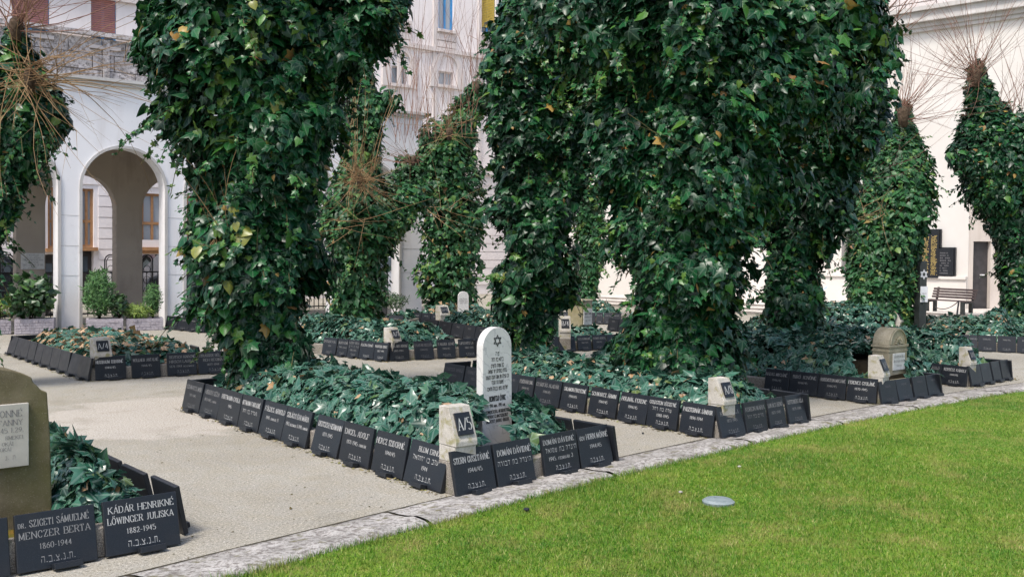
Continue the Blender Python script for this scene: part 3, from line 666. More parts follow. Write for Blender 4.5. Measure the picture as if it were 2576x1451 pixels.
def row(p0, p1, xs, hpx, texts, lab, inks='', tilt=13, foot=True, heb=True):
    """xs: pixel columns of each plaque's two bottom corners; hpx: plaque height / (row y - horizon)."""
    r = Row(p0, p1)
    for i, (x0, x1) in enumerate(xs):
        a, b = r.at(x0), r.at(x1); g = (b - a) * .008
        tx = texts[i] if i < len(texts) else []
        plaque(a + g, b - g, r.n, hpx / math.cos(math.radians(tilt)), tx, lab(i) if callable(lab) else lab[i], {'f': 'ink_faded', 'p': 'ink_pale'}.get(inks[i] if i < len(inks) else '', 'ink'), tilt, foot, heb)
    return r
def wrow(A, d, n, ws, gap, h, lab, texts=None, ink='ink_faded', tilt=13):
    p = A.copy()
    for i, w_ in enumerate(ws):
        plaque(p, p + d * w_, n, h, (texts[i] if texts else ['1944/45']), lab(i), ink, tilt); p = p + d * (w_ + gap)
LEAFM = {}
def split_leaves(root, off, Pp, N, T, S, tn, tps, mat, n, R):
    """n of the nearest outer leaves become objects of their own that share a few leaf meshes."""
    N = norm(N); T = norm(T - N * np.sum(T * N, 1, keepdims=True)); B = np.cross(T, N)
    for i in range(n):
        tp = R.randint(len(tps)); q = min(7, int(tn[i] * 8)); key = (tp, q, mat.name, id(tps[tp][0]))
        if key not in LEAFM:
            v, f = tps[tp]; at = np.stack([v[:, 0], v[:, 1], np.full(len(v), (q + .5) / 8)], 1); LEAFM[key] = raw_mesh('leaf', v, f, mat, at)
        m = Matrix([[B[i][r] * S[i], T[i][r] * S[i], N[i][r] * S[i], Pp[i][r] - off[r]] for r in range(3)] + [[0, 0, 0, 1]])
        link('leaf', LEAFM[key], root, m)
def cross(r1, r2):
    # intersection of two ground lines
    a, d, b, e = r1.A, r1.d, r2.A, r2.d; den = d.x * e.y - d.y * e.x; k = ((b.x - a.x) * e.y - (b.y - a.y) * e.x) / den; return a + d * k

# =================================================================== BEDS
def bed(name, Cn, f, s, Lf, Ls, h=.15, inset=.055, soil_h=.12, label=None, mossy=None, mound=.3):
    """Grave bed: low concrete border with soil. Cn outer corner, f along the front, s along the side, all on the ground."""
    root = empty('grave_bed', (Cn.x, Cn.y, 0)); tag(root, label, 'grave bed', 'planted grave beds'); n = MB(); T = .09
    def q(a, b, z): p = f * a + s * b; return (p.x, p.y, z)
    def slab(a0, a1, b0, b1, z1, m): m.hexa([q(a0, b0, 0), q(a1, b0, 0), q(a1, b1, 0), q(a0, b1, 0), q(a0, b0, z1), q(a1, b0, z1), q(a1, b1, z1), q(a0, b1, z1)])
    i = inset
    for nm, ar in (('border', (i, Lf - i, i, i + T)), ('border', (i, Lf - i, Ls - i - T, Ls - i)), ('border', (i, i + T, i + T + .002, Ls - i - T - .002)), ('border', (Lf - i - T, Lf - i, i + T + .002, Ls - i - T - .002))):
        m = MB(); slab(*ar, h, m); m.obj(nm, M['grit'], root, bevel=.008, seg=1)
    m = MB(); slab(i + T, Lf - i - T, i + T, Ls - i - T, soil_h, m); m.obj('soil', M['moss' if mossy else 'soil'], root)
    return root
def mound_height(a, b, Lf, Ls, edge, mid, seed, ramp=.32):
    e = np.minimum(np.minimum(a, Lf - a), np.minimum(b, Ls - b)); k = np.clip(e / ramp, 0, 1); k = k * k * (3 - 2 * k)
    return edge + (mid - edge) * k * (.75 + .5 * fbm(np.stack([a, b, np.full_like(a, seed * 1.7)], 1) * 1.6, 3))
def ivy_bed(label, Cn, f, s, Lf, Ls, n, size, seed, edge=.16, mid=.42, inset=.18, brown=.05, region=None, tp=None, mat='ivy_ground', core=True, skip=(), single=0, mask=None, ramp=.32):
    R = np.random.RandomState(seed); root = empty('ivy_cover', (Cn.x, Cn.y, 0)); tag(root, label, 'ivy', 'ivy filling the beds')
    a0, a1, b0, b1 = region or (inset, Lf - inset, inset, Ls - inset); La, Lb = a1 - a0, b1 - b0
    fv, sv = np.array(f), np.array(s)
    if core:
        na, nb = 14, 30; A_, B_ = np.meshgrid(np.linspace(0.02, La - .02, na), np.linspace(0.02, Lb - .02, nb), indexing='ij'); A_, B_ = A_.ravel(), B_.ravel()
        hh = mound_height(A_, B_, La, Lb, edge, mid, seed, ramp) * .72 - .02; hh = hh if mask is None else np.where(mask(A_ + a0, B_ + b0) & mask(A_ + a0 + .1, B_ + b0) & mask(A_ + a0 - .1, B_ + b0), hh, .06); co = np.outer(A_ + a0, fv) + np.outer(B_ + b0, sv); co[:, 2] = hh
        fs = [(i * nb + j, (i + 1) * nb + j, (i + 1) * nb + j + 1, i * nb + j + 1) for i in range(na - 1) for j in range(nb - 1)]
        link('stems', raw_mesh('stems', co, np.array(fs), M['soil'], smooth=True), root)
    m = int(n * 1.0); a = R.rand(m) * La; b = R.rand(m) * Lb; z = mound_height(a, b, La, Lb, edge, mid, seed, ramp)
    e = .06
    gx = (mound_height(a + e, b, La, Lb, edge, mid, seed, ramp) - z) / e; gy = (mound_height(a, b + e, La, Lb, edge, mid, seed, ramp) - z) / e
    Nn = np.array([0, 0, 1.0])[None] - np.outer(gx, fv) - np.outer(gy, sv); Nn = norm(Nn) + R.randn(m, 3) * .40; Nn[:, 2] = np.abs(Nn[:, 2])
    lay = R.rand(m) ** 1.6 * .10; p = np.outer(a + a0, fv) + np.outer(b + b0, sv); p[:, 2] = z + .03 - lay + .03 * R.randn(m) * (R.rand(m) < .3)
    keep = np.ones(m, bool)
    if mask is not None: keep &= mask(a + a0, b + b0)
    for (ca, cb, rr) in skip: keep &= (a + a0 - ca) ** 2 + (b + b0 - cb) ** 2 > rr * rr
    toc = -np.array([Cn.x, Cn.y, 0]); toc = toc / np.linalg.norm(toc)
    T = R.randn(m, 3) * .8 + np.array([0, 0, -.35]) - np.outer(gx, fv) * -.0 + toc * .35; S = size * np.exp(R.randn(m) * .38); S = np.clip(S, size * .35, size * 1.6)
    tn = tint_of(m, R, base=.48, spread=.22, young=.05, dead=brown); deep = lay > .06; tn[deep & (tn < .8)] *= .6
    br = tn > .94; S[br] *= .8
    ix = np.where(keep)[0]; tps = tp or (LOBED, TRI3)
    if single:
        dist = np.linalg.norm(p + np.array([Cn.x, Cn.y, 0]), axis=1); top = ix[(lay[ix] < .035) & (Nn[ix, 2] > .5) & (S[ix] > size * .7) & (S[ix] < size * 1.2)]; top = top[np.argsort(dist[top])][:single]
        split_leaves(root, (0, 0, 0), p[top], Nn[top], T[top], S[top], tn[top], tps, M[mat], len(top), R); ix = np.setdiff1d(ix, top)
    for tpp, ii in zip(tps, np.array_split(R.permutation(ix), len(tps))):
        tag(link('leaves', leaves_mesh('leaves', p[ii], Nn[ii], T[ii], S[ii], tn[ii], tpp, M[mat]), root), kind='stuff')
    return root
def marker(corner, f, s, text, label, w_=.19, h=.60, base=.0, ink='ink', off=(.05, .05), lean=0):
    """Number stone: grit corner post, pale plinth, wedge with a sloped face and a black plate. Faces outwards across the front row."""
    n = -s; right = Vector((0, 0, 1)).cross(n); o = corner + f * (off[0] + w_ / 2) + s * (off[1] + w_ / 2)
    mw = Matrix((right, -n, Vector((0, 0, 1)))).transposed().to_4x4(); mw.translation = Vector((o.x, o.y, base))
    root = empty('number_stone', mw=mw); tag(root, label, 'marker stone', 'numbered marker stones at the bed corners'); a = w_ / 2
    zp, zq = h * .37, h * .55
    m = MB(); m.box(-a, a, -a, a, 0, zp); m.obj('post', M['grit'], root, bevel=.006)
    m = MB(); m.box(-a * .97, a * .97, -a * .97, a * .97, zp + .001, zq); m.obj('plinth', M['marker'], root, bevel=.004)
    m = MB(); m.prism([(-a * 1.12, zq + .002), (a, zq + .002), (a, h), (-a * .12, h), (-a * 1.12, zq + .035)], -a, a); m.obj('wedge', M['marker'], root, bevel=.005)
    y0, z0, y1, z1 = -a * 1.12, zq + .035, -a * .12, h; L = math.hypot(y1 - y0, z1 - z0); ang = math.atan2(y1 - y0, z1 - z0)
    pm = Matrix.Translation((0, y0, z0)) @ Matrix.Rotation(-ang, 4, 'X')
    m = MB(); pw, ph = w_ * .345, L * .63; m.box(-pw, pw, -.016, -.001, L * .17, L * .17 + ph); pl = m.obj('number_plate', M['granite'], root, pm, bevel=.002, seg=1)
    tm = MB(); line(tm, text, 0, L * .17 + ph * .22, ph * .52, pw * 1.7, y=-.0175, sq=.85, bold=.58); tm.obj('number', M[ink], pl, fix=False)
    return root

def lab_left(mk): return lambda i, n=[0]: None
# ---- A/5 bed, the nearest whole bed
XL = [(455.8, 498), (498.5, 544), (544.5, 595), (595.5, 647), (648, 704), (705, 765.6), (779, 845), (851, 924), (931, 1010.7), (1012, 1107.6)]
TX = [['SCHWARTZ MÓR', '1871-1945'], ['HIRSCH GÉZA', '1870-1945 január'], ['HOFFMANN GYULA', '1945'], ['OFFMANN FARKASNÉ', 'מעדיל בת רחל'], ['FÖLDES ARNOLD', '1945 január 11'], ['SZILÁGYI ÉVA MÁRIA', '1943 december 3-1945 január'], ['DEUTSCH HERMANN', '1871-1945'], ['ENGEL ADOLF', '1871-1945 január'], ['HERCZ IZIDORNÉ', '1944/45'], ['BLUM ERNŐ', 'יעקב בן יחזקאל', '1944']]
rl5 = row((455.8, 1028.7), (1107.6, 1243), XL, .28, TX, lambda i: f'{ORD[9 - i]} black plaque counted left along the long row from the A/5 marker stone', 'ff')
rf5 = row((1149.4, 1253.8), (1544.7, 1166.3), [(1149.4, 1250.9), (1254.4, 1350.6), (1373.3, 1460.8), (1464.3, 1544.7)], .28,
          [['STERN GUSZTÁVNÉ', '1944/45'], ['DOMÁN DÁVIDNÉ', 'הינדל בת דבורה'], ['DOMÁN DÁVIDNÉ', 'הינדל בת שמואל', '1945. február 3'], ['özv HORN MÓRNÉ', '1944/45']],
          ['black plaque just right of the A/5 marker stone, facing the lawn', 'black plaque second right of the A/5 marker stone, below the arched marble headstone', 'black plaque third right of the A/5 marker stone, after the wide gap', 'black plaque fourth and last right of the A/5 marker stone at the bed corner'])
c5 = cross(rl5, rf5); f5, s5 = rf5.d, -rl5.d; Lf5 = (rf5.B - c5).length + .03; Ls5 = (rl5.A - c5).length + .03
bed('A5', c5, f5, s5, Lf5, Ls5, label='low concrete border around the ivy bed beside the A/5 marker stone')
R5 = c5 + f5 * (Lf5 + .02)
wrow(R5 + s5 * .0, s5, f5, [.41] * 9, .045, .28, lambda i: f'{ORD[i]} plaque seen from behind, hidden side of the nearest whole bed')
B5 = c5 + s5 * Ls5
wrow(B5 + f5 * .06, f5, s5, [.43] * 3, .05, .28, lambda i: f'{ORD[i]} plaque seen from inside on the short back end of the nearest whole bed')
marker(c5, f5, s5, 'A/5', 'lichen-spotted number stone with black plate A/5 nearest the lawn', .18, .57, off=(.05, .06))
_q = G(1252, 1125, .12) - c5; A5_, B5_ = _q.x * f5.x + _q.y * f5.y, _q.x * s5.x + _q.y * s5.y
def clear5(a, b):
    # bare strip at the foot of the headstone, towards the front plaques
    e = -G(1252, 1125); e.z = 0; e.normalize(); ua, ub = e.dot(f5), e.dot(s5); k = np.clip((a - A5_) * ua + (b - B5_) * ub, -.02, 1.0)
    return np.hypot(a - A5_ - k * ua, b - B5_ - k * ub) > .15 + .03 * np.sin(k * 30)
ivy_bed('dense blue-green ivy mound filling the bed beside the A/5 marker stone', c5, f5, s5, Lf5, Ls5, 9500, .085, 21, mid=.45, edge=.17, brown=.03, skip=((.16, .16, .20),), single=300, mask=clear5)

# ---- A/8 bed
rl8 = row((1110, 972), (1789.6, 1104), [(1110, 1160), (1161, 1216), (1218, 1256), (1258, 1297), (1299, 1336), (1338, 1403), (1405, 1468), (1477, 1544.7), (1549.9, 1621.5), (1624, 1699.7), (1706.2, 1789.6)], .265,
          [['SCHNITZER ARNOLD', '1872-1945'], ['ERNST LAJOS', '1883-1945'], [], ['1944/45'], ['FEHÉRVÁRI EMIL', '1944/45'], ['GYÁRFÁS ALADÁR', '1944/45'], ['SALAMON FRIGYESNÉ', '1944/45'], ['SCHWARCZ ÁRMIN', '1944/45'], ['HOLINÁL FERENC', '1944/45'], ['GOLDSTEIN JÓZSEFNÉ', 'שרה בת רחל', '1888-1945'], ['PASZTERNÁK SÁNDOR', '1896-1944']],
          lambda i: f'{ORD[10 - i]} plaque leftwards in the row below the broad ivy-clad tree, from marker A/8', 'ppppff')
rf8 = row((1817.5, 1106.5), (2032.5, 1063.5), [(1817.5, 1878.7), (1880, 1933.4), (1940, 1980.3), (1988, 2032.5)], .265, [['KISS GYULA', '1872-1945'], ['KOREIN MÁRIA', 'מרים בת רחל'], ['LUKÁCS BENŐ', '1871-1945'], ['GUTTENBERG BÉLA', '1879-1944']],
          lambda i: f'{ORD[i]} plaque on the lawn end of the broad tree bed, right of marker A/8', 'ffff')
c8 = cross(rl8, rf8); f8, s8 = rf8.d, -rl8.d; Lf8 = (rf8.B - c8).length + .03; Ls8 = (rl8.A - c8).length + .03
bed('A8', c8, f8, s8, Lf8, Ls8, label='low concrete border of the bed under the broad ivy-clad tree')
R8 = c8 + f8 * (Lf8 + .02)
wrow(R8, s8, f8, [.39] * 9, .04, .265, lambda i: f'{ORD[i]} plaque seen from behind, hidden side of the broad tree bed')
B8 = c8 + s8 * Ls8
wrow(B8 + f8 * .05, f8, s8, [.36] * 3, .06, .265, lambda i: f'{ORD[i]} plaque seen from inside on the back end of the bed with the broad tree')
marker(c8, f8, s8, 'A/8', 'pale number stone with black plate A/8 below the broad ivy-clad tree', .17, .505, off=(.11, .045))
ivy_bed('dark ivy cover around the foot of the broad tree in the A/8 bed', c8, f8, s8, Lf8, Ls8, 6500, .088, 22, mid=.38, edge=.16, brown=.08, skip=((.15, .15, .19),), single=300)

# ---- A/9 bed with the domed gravestone
rl9 = row((1640, 952), (2203, 1017.8), [(1920.7, 1981), (1982, 2053), (2054.7, 2124.3), (2127.3, 2203)], .25, [['NÁDAS MIKSÁNÉ', '1944/45'], ['BIRÓ JENŐNÉ', '1944/45'], ['RUBENSTEIN MIKSÁNÉ', '1944/45'], ['FERENCZ GYULÁNÉ', '1870-1945']],
          lambda i: f'{ORD[3 - i]} black plaque counted left along the row from the mossy domed gravestone', 'fff')
rf9 = row((2220.8, 1020), (2370.8, 995), [(2220.8, 2261), (2263.6, 2299.8), (2303.8, 2336), (2338.6, 2370.8)], .238, [['1944/45'], ['1944/45'], ['1944/45'], ['1944/45']],
          lambda i: f'{ORD[i]} plaque right of the domed gravestone along its lawn side', 'pppp')
c9 = cross(rl9, rf9); f9, s9 = rf9.d, -rl9.d; Lf9 = (rf9.B - c9).length + .02; Ls9 = 4.3
bed('A9', c9, f9, s9, Lf9, Ls9, label='low concrete border of the ivy bed with the domed gravestone')
wrow(c9 + f9 * (Lf9 + .02), s9, f9, [.36] * 6, .04, .25, lambda i: f'{ORD[i]} plaque seen from behind on the far side of the domed gravestone bed')
marker(c9, f9, s9, 'A/9', 'number stone with dark plate standing against the mossy domed gravestone', .165, .51, off=(.06, .05), ink='ink_faded')
ivy_bed('glossy pale green ivy mound behind the mossy domed gravestone', c9, f9, s9, Lf9 + .5, Ls9, 8000, .085, 23, mid=.58, edge=.2, brown=.03, skip=((.62, .34, .36),))
# ---- A/10
rl10 = row((2240, 951.5), (2428.4, 974.5), [(2240, 2300), (2301, 2364), (2365.5, 2428.4)], .23, [[], ['CSENGERI LÁSZLÓ', '1944/45'], ['KERTÉSZ KÁROLY', '1944/45']], lambda i: f'{ORD[2 - i]} plaque left of the number stone nearest the right edge of the path', 'ff')
rf10 = row((2447, 974.5), (2543.6, 954.4), [(2447, 2474), (2475, 2499), (2502, 2522), (2523.5, 2543.6)], .24, [['1944'], ['1944'], ['1944'], ['1944']], lambda i: f'{ORD[i]} plaque right of the number stone in the bed beyond the domed gravestone', 'pppp')
c10 = cross(rl10, rf10); f10, s10 = rf10.d, -rl10.d; Lf10 = (rf10.B - c10).length + .02; Ls10 = 4.2
bed('A10', c10, f10, s10, Lf10, Ls10, label='low concrete border of the far right ivy bed by the kerb')
wrow(c10 + f10 * (Lf10 + .02), s10, f10, [.33] * 6, .03, .24, lambda i: f'{ORD[i]} plaque seen from behind on the far side of the rightmost kerb bed')
marker(c10, f10, s10, 'A/10', 'slim pale number stone in the far right bed near the kerb', .145, .47, off=(.10, .04), ink='ink_faded')
ivy_bed('ivy mound in the rightmost kerb bed behind its slim number stone', c10, f10, s10, Lf10, Ls10, 6000, .085, 24, mid=.55, edge=.17, brown=.03, skip=((.12, .12, .19),))

# ---- A/4 bed at the left, full of dead leaves
rl4 = row((15.8, 890), (219, 960), [(15.8, 33), (34, 48), (48.5, 66), (66.5, 83), (83.5, 100), (101, 122.5), (123, 144), (144.5, 167), (167.5, 191), (191.5, 219)], .265, [['1944/45']] * 10, lambda i: f'{ORD[9 - i]} plaque leftwards in the row of the leaf-strewn bed, from marker A/4', 'p' * 10)
rf4 = row((240, 958.9), (576, 938.3), [(240, 318.7), (332, 405.5), (421, 496.7), (500, 578)], .27, [['NUSSBAUM IZIDORNÉ', '1944/45'], ['WOLLNER ANTALNÉ', '1944/45'], ['DEUTSCH IGNÁCNÉ', 'HIRSCH LAURA', '1878-1944 december'], ['STRASSER BÉLÁNÉ', 'REH REGINA', '1877-1944']],
          ['black plaque right below the A/4 marker stone', 'faded black plaque second right of the A/4 marker stone', 'black plaque third right of the A/4 marker stone with three grey lines', 'black plaque of the A/4 bed half hidden by the left ivy-clad tree'], ' fff')
c4 = cross(rl4, rf4); f4, s4 = rf4.d, -rl4.d; Lf4 = (rf4.B - c4).length + .03; Ls4 = (rl4.A - c4).length + .03
bed('A4', c4, f4, s4, Lf4, Ls4, label='low concrete border of the leaf-strewn bed beside the A/4 marker stone')
wrow(c4 + f4 * (Lf4 + .02), s4, f4, [.38] * 9, .05, .265, lambda i: f'{ORD[i]} plaque seen from behind along the hidden side of the leaf-strewn bed')
wrow(c4 + s4 * Ls4 + f4 * .05, f4, s4, [.42] * 3, .05, .265, lambda i: f'{ORD[i]} plaque seen from inside on the back end of the leaf-strewn bed')
marker(c4, f4, s4, 'A/4', 'weathered number stone with black plate A/4 at the corner of the leaf-strewn bed', .20, .505, off=(.10, .06))
ivy_bed('low ivy mixed with many dead brown leaves in the A/4 bed', c4, f4, s4, Lf4, Ls4, 5200, .098, 25, mid=.34, edge=.16, brown=.38, skip=((.14, .14, .2),))

# ---- A/7 bed in the centre
rl7 = row((800, 891), (971.8, 910.6), [(808, 842), (845, 871), (871.5, 900), (900.5, 937.3), (937.8, 971.8)], .255, [['SPITZER PÁL', '1944'], ['BLOCH JENŐ', '1944 január'], ['SZÉNY BÉLA', 'משה בן חיים', '1885-1945'], ['KLEIN ERNŐ'], ['POLITZER IGNÁC', '1867-1945']], lambda i: f'{ORD[4 - i]} plaque counted left from the A/7 marker stone', 'fff')
rf7 = row((980.3, 909.7), (1205.6, 898), [(980.3, 1030.7), (1045, 1093.5), (1102, 1147.6), (1157, 1205.6)], .26, [['SÁRKÁDI ADOLF', '1865-1944'], ['CSATÁR REZSŐ', '1944/45'], ['FALUDI JENŐ', '1944/45'], ['LIPSCHITZ LAJOS', '1882-1945']], lambda i: f'{ORD[i]} plaque right of the A/7 marker stone, facing the camera', 'fpff')
c7 = cross(rl7, rf7); f7, s7 = rf7.d, -rl7.d; Lf7 = (rf7.B - c7).length + .03; Ls7 = 4.2
bed('A7', c7, f7, s7, Lf7, Ls7, label='low concrete border of the bed in the centre distance, behind the marble headstone')
wrow(c7 + f7 * (Lf7 + .02), s7, f7, [.38] * 4, .04, .255, lambda i: f'{ORD[i]} plaque seen edge-on along the far side of the A/7 bed')
marker(c7, f7, s7, 'A/7', 'pale number stone with black plate A/7 in the middle distance', .18, .475, off=(.13, .06))
ivy_bed('pale green ivy mound in the bed behind the A/7 marker stone', c7, f7, s7, Lf7, Ls7, 5200, .088, 26, mid=.45, edge=.17, brown=.07, skip=((.12, .12, .2),))

# ---- B/4 bed with the square limestone gravestone
rfb = row((1409, 886), (1527, 880), [(1371, 1408), (1409.4, 1450.6), (1455, 1489.7), (1493.4, 1527), (1530, 1564)], .235, [['1944'], ['BRÜLL PÉTER', 'WINTER', '1944'], ['KISS DÁNIELNÉ', '1864-1945'], ['SZÁNTÓ BERTA', '1944/45'], ['1944/45']], lambda i: f'{ORD[i]} plaque below the square limestone gravestone between the two big trees', 'fffff')
fb = rfb.d; sb = Vector((-fb.y, fb.x, 0)); cb = rfb.at(1405)
bed('B4', cb, fb, sb, 1.15, 3.2, label='low border of the bed holding the square limestone gravestone')
marker(cb, (fb + sb * -.5).normalized(), (sb + fb * .5).normalized(), 'B/4', 'white number stone with dark plate B/4 beside the centre tree trunk', .18, .56, off=(.02, .06))
ivy_bed('ivy patch around the square limestone gravestone', cb, fb, sb, 1.5, 3.0, 2200, .085, 27, mid=.34, edge=.16, tp=(TRI3,))
# ---- beds further back
def far_bed(p0, p1, xs, h, lab, ls, iv, seed, ivn=1800, mid=.4, inks='f', flipside=False, brown=.05, depth=None):
    r = row(p0, p1, xs, h, [['1944/45']] * len(xs), lab, inks * len(xs)); f = r.d; s = Vector((-f.y, f.x, 0))
    if s.dot(r.A - EYE) < 0: s = -s
    L = (r.at(xs[-1][1]) - r.at(xs[0][0])).length; c = r.at(xs[0][0])
    bed('far', c, f, s, L, ls, label='low border of ' + iv[1]); ivy_bed(iv[0], c, f, s, L, ls, ivn, .09, seed, mid=mid, edge=.17, brown=brown, tp=(SIMPLE,)); return r, c, f, s
far_bed((1060, 836), (1222, 863), [(1064, 1096), (1098, 1130), (1131, 1162), (1163, 1191), (1191.5, 1221)], .25, lambda i: f'{ORD[i]} plaque of the slanting row behind the arched marble headstone', 1.5, ('ivy behind the slanting plaque row left of the centre tree', 'the bed left of the centre tree'), 31)
far_bed((937, 827), (1013, 829), [(937.5, 972), (975, 1013)], .26, lambda i: f'{ORD[i]} of two plaques standing behind the A/7 bed', 2.2, ('ivy at the foot of the far twiggy tree', 'the bed under the far twiggy tree'), 32)
far_bed((1010, 815), (1104, 822), [(1010.7, 1033), (1033.5, 1055), (1057, 1080), (1080.5, 1104)], .25, lambda i: f'{ORD[i]} plaque of the far row below the far slanted marker', 1.4, ('yellowing ivy below the far fence', 'the far bed below the fence'), 33, brown=.25, ivn=1200)
far_bed((1108, 823), (1235, 826), [(1112, 1140), (1142, 1172), (1174, 1204), (1206, 1234)], .25, lambda i: f'{ORD[i]} plaque of the far row under the small white headstone', 1.4, ('ivy below the small white headstone', 'the far bed at the small white headstone'), 34, ivn=1200)
far_bed((414.5, 828), (545, 841), [(414.5, 443), (443.3, 472), (473, 493), (494, 513), (515, 545)], .255, lambda i: f'{ORD[i]} plaque of the row in front of the arcade, left of the big tree', 2.6, ('ivy behind the left big tree by the arcade', 'the bed in front of the arcade'), 35)
far_bed((1417, 813.5), (1560, 817), [(1405, 1440), (1441, 1497), (1498.6, 1516.6), (1518, 1540), (1541, 1562)], .24, lambda i: f'{ORD[i]} plaque of the row behind the square limestone gravestone', 1.6, ('ivy behind the square limestone gravestone', 'the bed behind the square gravestone'), 36)
far_bed((1525, 831), (1580, 839), [(1526, 1552), (1553, 1580)], .24, lambda i: f'{ORD[i]} of two plaques peeping out left of the broad tree', 1.4, ('ivy left of the broad tree in the distance', 'the bed left of the broad tree'), 37, ivn=700)
rr, cr_, fr_, sr_ = far_bed((2143, 838), (2312, 842), [(2120, 2142), (2143, 2180), (2181, 2202), (2203, 2238), (2239, 2268), (2269, 2300)], .30, lambda i: f'{ORD[i]} plaque of the row behind the domed gravestone, left of the steel sign post', 2.4, ('ivy behind the plaque row at the foot of the right column tree', 'the bed at the right column tree'), 38)
far_bed((2438, 882.5), (2555, 888), [(2410, 2437), (2438, 2459), (2459.5, 2506), (2508.6, 2555.5), (2558, 2602)], .255, lambda i: f'{ORD[i]} plaque of the row at the right edge, below the pale ivy', 2.6, ('pale ivy mound below the bench and right edge tree', 'the bed below the bench'), 39, ivn=5200, mid=.55)
c_ = G(2330, 850); ivy_bed('long ivy mound in front of the terrace steps', c_, Vector((1, -.12, 0)).normalized(), Vector((.12, 1, 0)).normalized(), 3.6, 2.2, 4200, .09, 40, mid=.30, edge=.15, tp=(SIMPLE,))
c_ = G(2030, 860); ivy_bed('ivy mound under the trees right of the broad tree', c_, Vector((1, -.1, 0)).normalized(), Vector((.1, 1, 0)).normalized(), 1.9, 3.2, 4200, .09, 41, mid=.55, edge=.15, tp=(SIMPLE,))
def far_marker(x, y0, y1, Y, lab, txt, ang=.5, w_=.2):
    p = P(x, y1, Y); h = (y1 - y0) * Y / F_PX; s = Vector((-math.sin(ang), math.cos(ang), 0)); f = Vector((math.cos(ang), math.sin(ang), 0))
    marker(Vector((p.x, p.y, 0)) - f * w_ / 2 - s * w_ / 2, f, s, txt, lab, w_, p.z + h, off=(0, 0), ink='ink_faded')
far_marker(1113.5, 768, 800, 20.3, 'white slanted number stone left of the small arched headstone', 'B/6', .55, .22)
far_marker(2131, 792, 812, 19.2, 'tiny white number stone left of the right column tree', 'B/2', .9)
far_marker(2255, 781, 808, 19.0, 'white number stone on the right of the column tree foot', 'B/1', .9)

def edge_bits():
    R = np.random.RandomState(77); pts = []
    for rr in (rl5, rf5, rl8, rf8, rl9, rf9, rl10, rf10, rl4, rf4, rl7, rf7):
        L = (rr.B - rr.A).length
        for k in range(int(L * 85)):
            p = rr.A + rr.d * R.uniform(-.1, L + .1) + rr.n * (abs(R.randn()) * .035 + .004); pts.append((p.x, p.y, .004 + .006 * R.rand()))
    pts = np.array(pts); n = len(pts); N = np.tile([0, 0, 1.0], (n, 1)) + R.randn(n, 3) * .3; T = R.randn(n, 3) * np.array([1, 1, .1]); S = .010 + .030 * R.rand(n) ** 3
    tag(link('leaf_litter', leaves_mesh('leaf_litter', pts, N, T, S, R.rand(n), SIMPLE, M['bits'])), 'thin line of moss, dirt and leaf scraps along the feet of the plaques', 'leaf litter', kind='stuff')
edge_bits()
# =================================================================== A/3 bed in the left foreground
rf3 = row((42, 1451), (455, 1372), [(-190, 30), (42, 250), (268, 456)], .275, [['1944/45'], ['dr. SZIGETI SÁMUELNÉ', 'MENCZER BERTA', '1860-1944'], ['KÁDÁR HENRIKNÉ', 'LŐWINGER JULISKA', '1882-1945']],
          ['black plaque cut off by the left picture edge', 'large black plaque with three lines at the left foreground below the brown gravestone', 'large black plaque at the right corner of the foreground bed'], 'ff')
f3 = rf3.d; s3 = Vector((-f3.y, f3.x, 0)); R3 = rf3.at(462); c3 = R3 - f3 * 1.62 + s3 * .0
bed('A3', c3, f3, s3, 1.62, 3.9, h=.16, label='mossy low border of the left foreground bed', mossy=True)
wrow(G(474, 1346), s3, (f3 + s3 * .02).normalized(), [.35] * 6, .085, .275, lambda i: f'{ORD[i]} plaque seen from behind along the path side of the foreground bed')
_q = G(131, 1310, .13) - c3; a3_, b3_ = _q.x * f3.x + _q.y * f3.y + .02, _q.x * s3.x + _q.y * s3.y + .22
ivy_bed('large-leaved blue-green ivy in the left foreground bed', c3, f3, s3, 1.62, 3.9, 3600, .086, 42, mid=.47, edge=.20, brown=.02, ramp=.22, region=(a3_ + .01, 1.47, .26, 1.85), single=300)
def stone_frame(o, right):
    n = Vector((right.y, -right.x, 0)); mw = Matrix((right, -n, Vector((0, 0, 1)))).transposed().to_4x4(); mw.translation = o; return mw
# big brown gravestone with a marble tablet, cut by the picture edge
pl3 = Plane(G(131, 1310, .13), f3)
if pl3.n.dot(EYE - pl3.o) < 0: pl3.n = -pl3.n
o3 = pl3.hit(-75, 1100)[0]; base = pl3.pt(o3, 0, 0); root = empty('gravestone', mw=stone_frame(base, f3)); tag(root, 'big mossy brown gravestone with stepped shoulder and marble tablet at the left picture edge', 'gravestone')
prof = [(pl3.hit(x, y)[0] - o3, pl3.hit(x, y)[1]) for x, y in ((133, 1345), (131, 1250), (127, 1100), (119, 986), (104, 981), (92, 968), (84, 962), (80, 949), (60, 940), (30, 931), (0, 927), (-40, 924))]
prof[0] = (prof[0][0], .0); full = prof + [(-x, z) for x, z in reversed(prof)]
m = MB(); m.prism(full, 0, .17, 'y'); m.obj('stone', M['mossy'], root, bevel=.008)
tb = [(pl3.hit(x, y)[0] - o3, pl3.hit(x, y)[1]) for x, y in ((70, 1168), (62, 1012))]
m = MB(); m.box(-tb[0][0], tb[0][0], -.022, -.001, tb[0][1], tb[1][1]); tab = m.obj('tablet', M['marble_beige'], root, bevel=.003)
tm = MB()
for s_, yb, cap, xr in (('IONNÉ', 1043.6, 16, 53), ('FANNY', 1064.6, 13.5, 53), ('45 I.29.', 1082.6, 12, 56), ('RMEKEI,', 1099.5, 9, 58), ('OKÁI', 1117.5, 9, 30), ('OKÁI', 1131.5, 9, 25), ('ת .נ', 1151.5, 11, 36)):
    a, z = pl3.hit(xr, yb); line(tm, s_, a - o3, z, cap * base.y / F_PX, .5, y=-.0235, sq=.85, align=2)
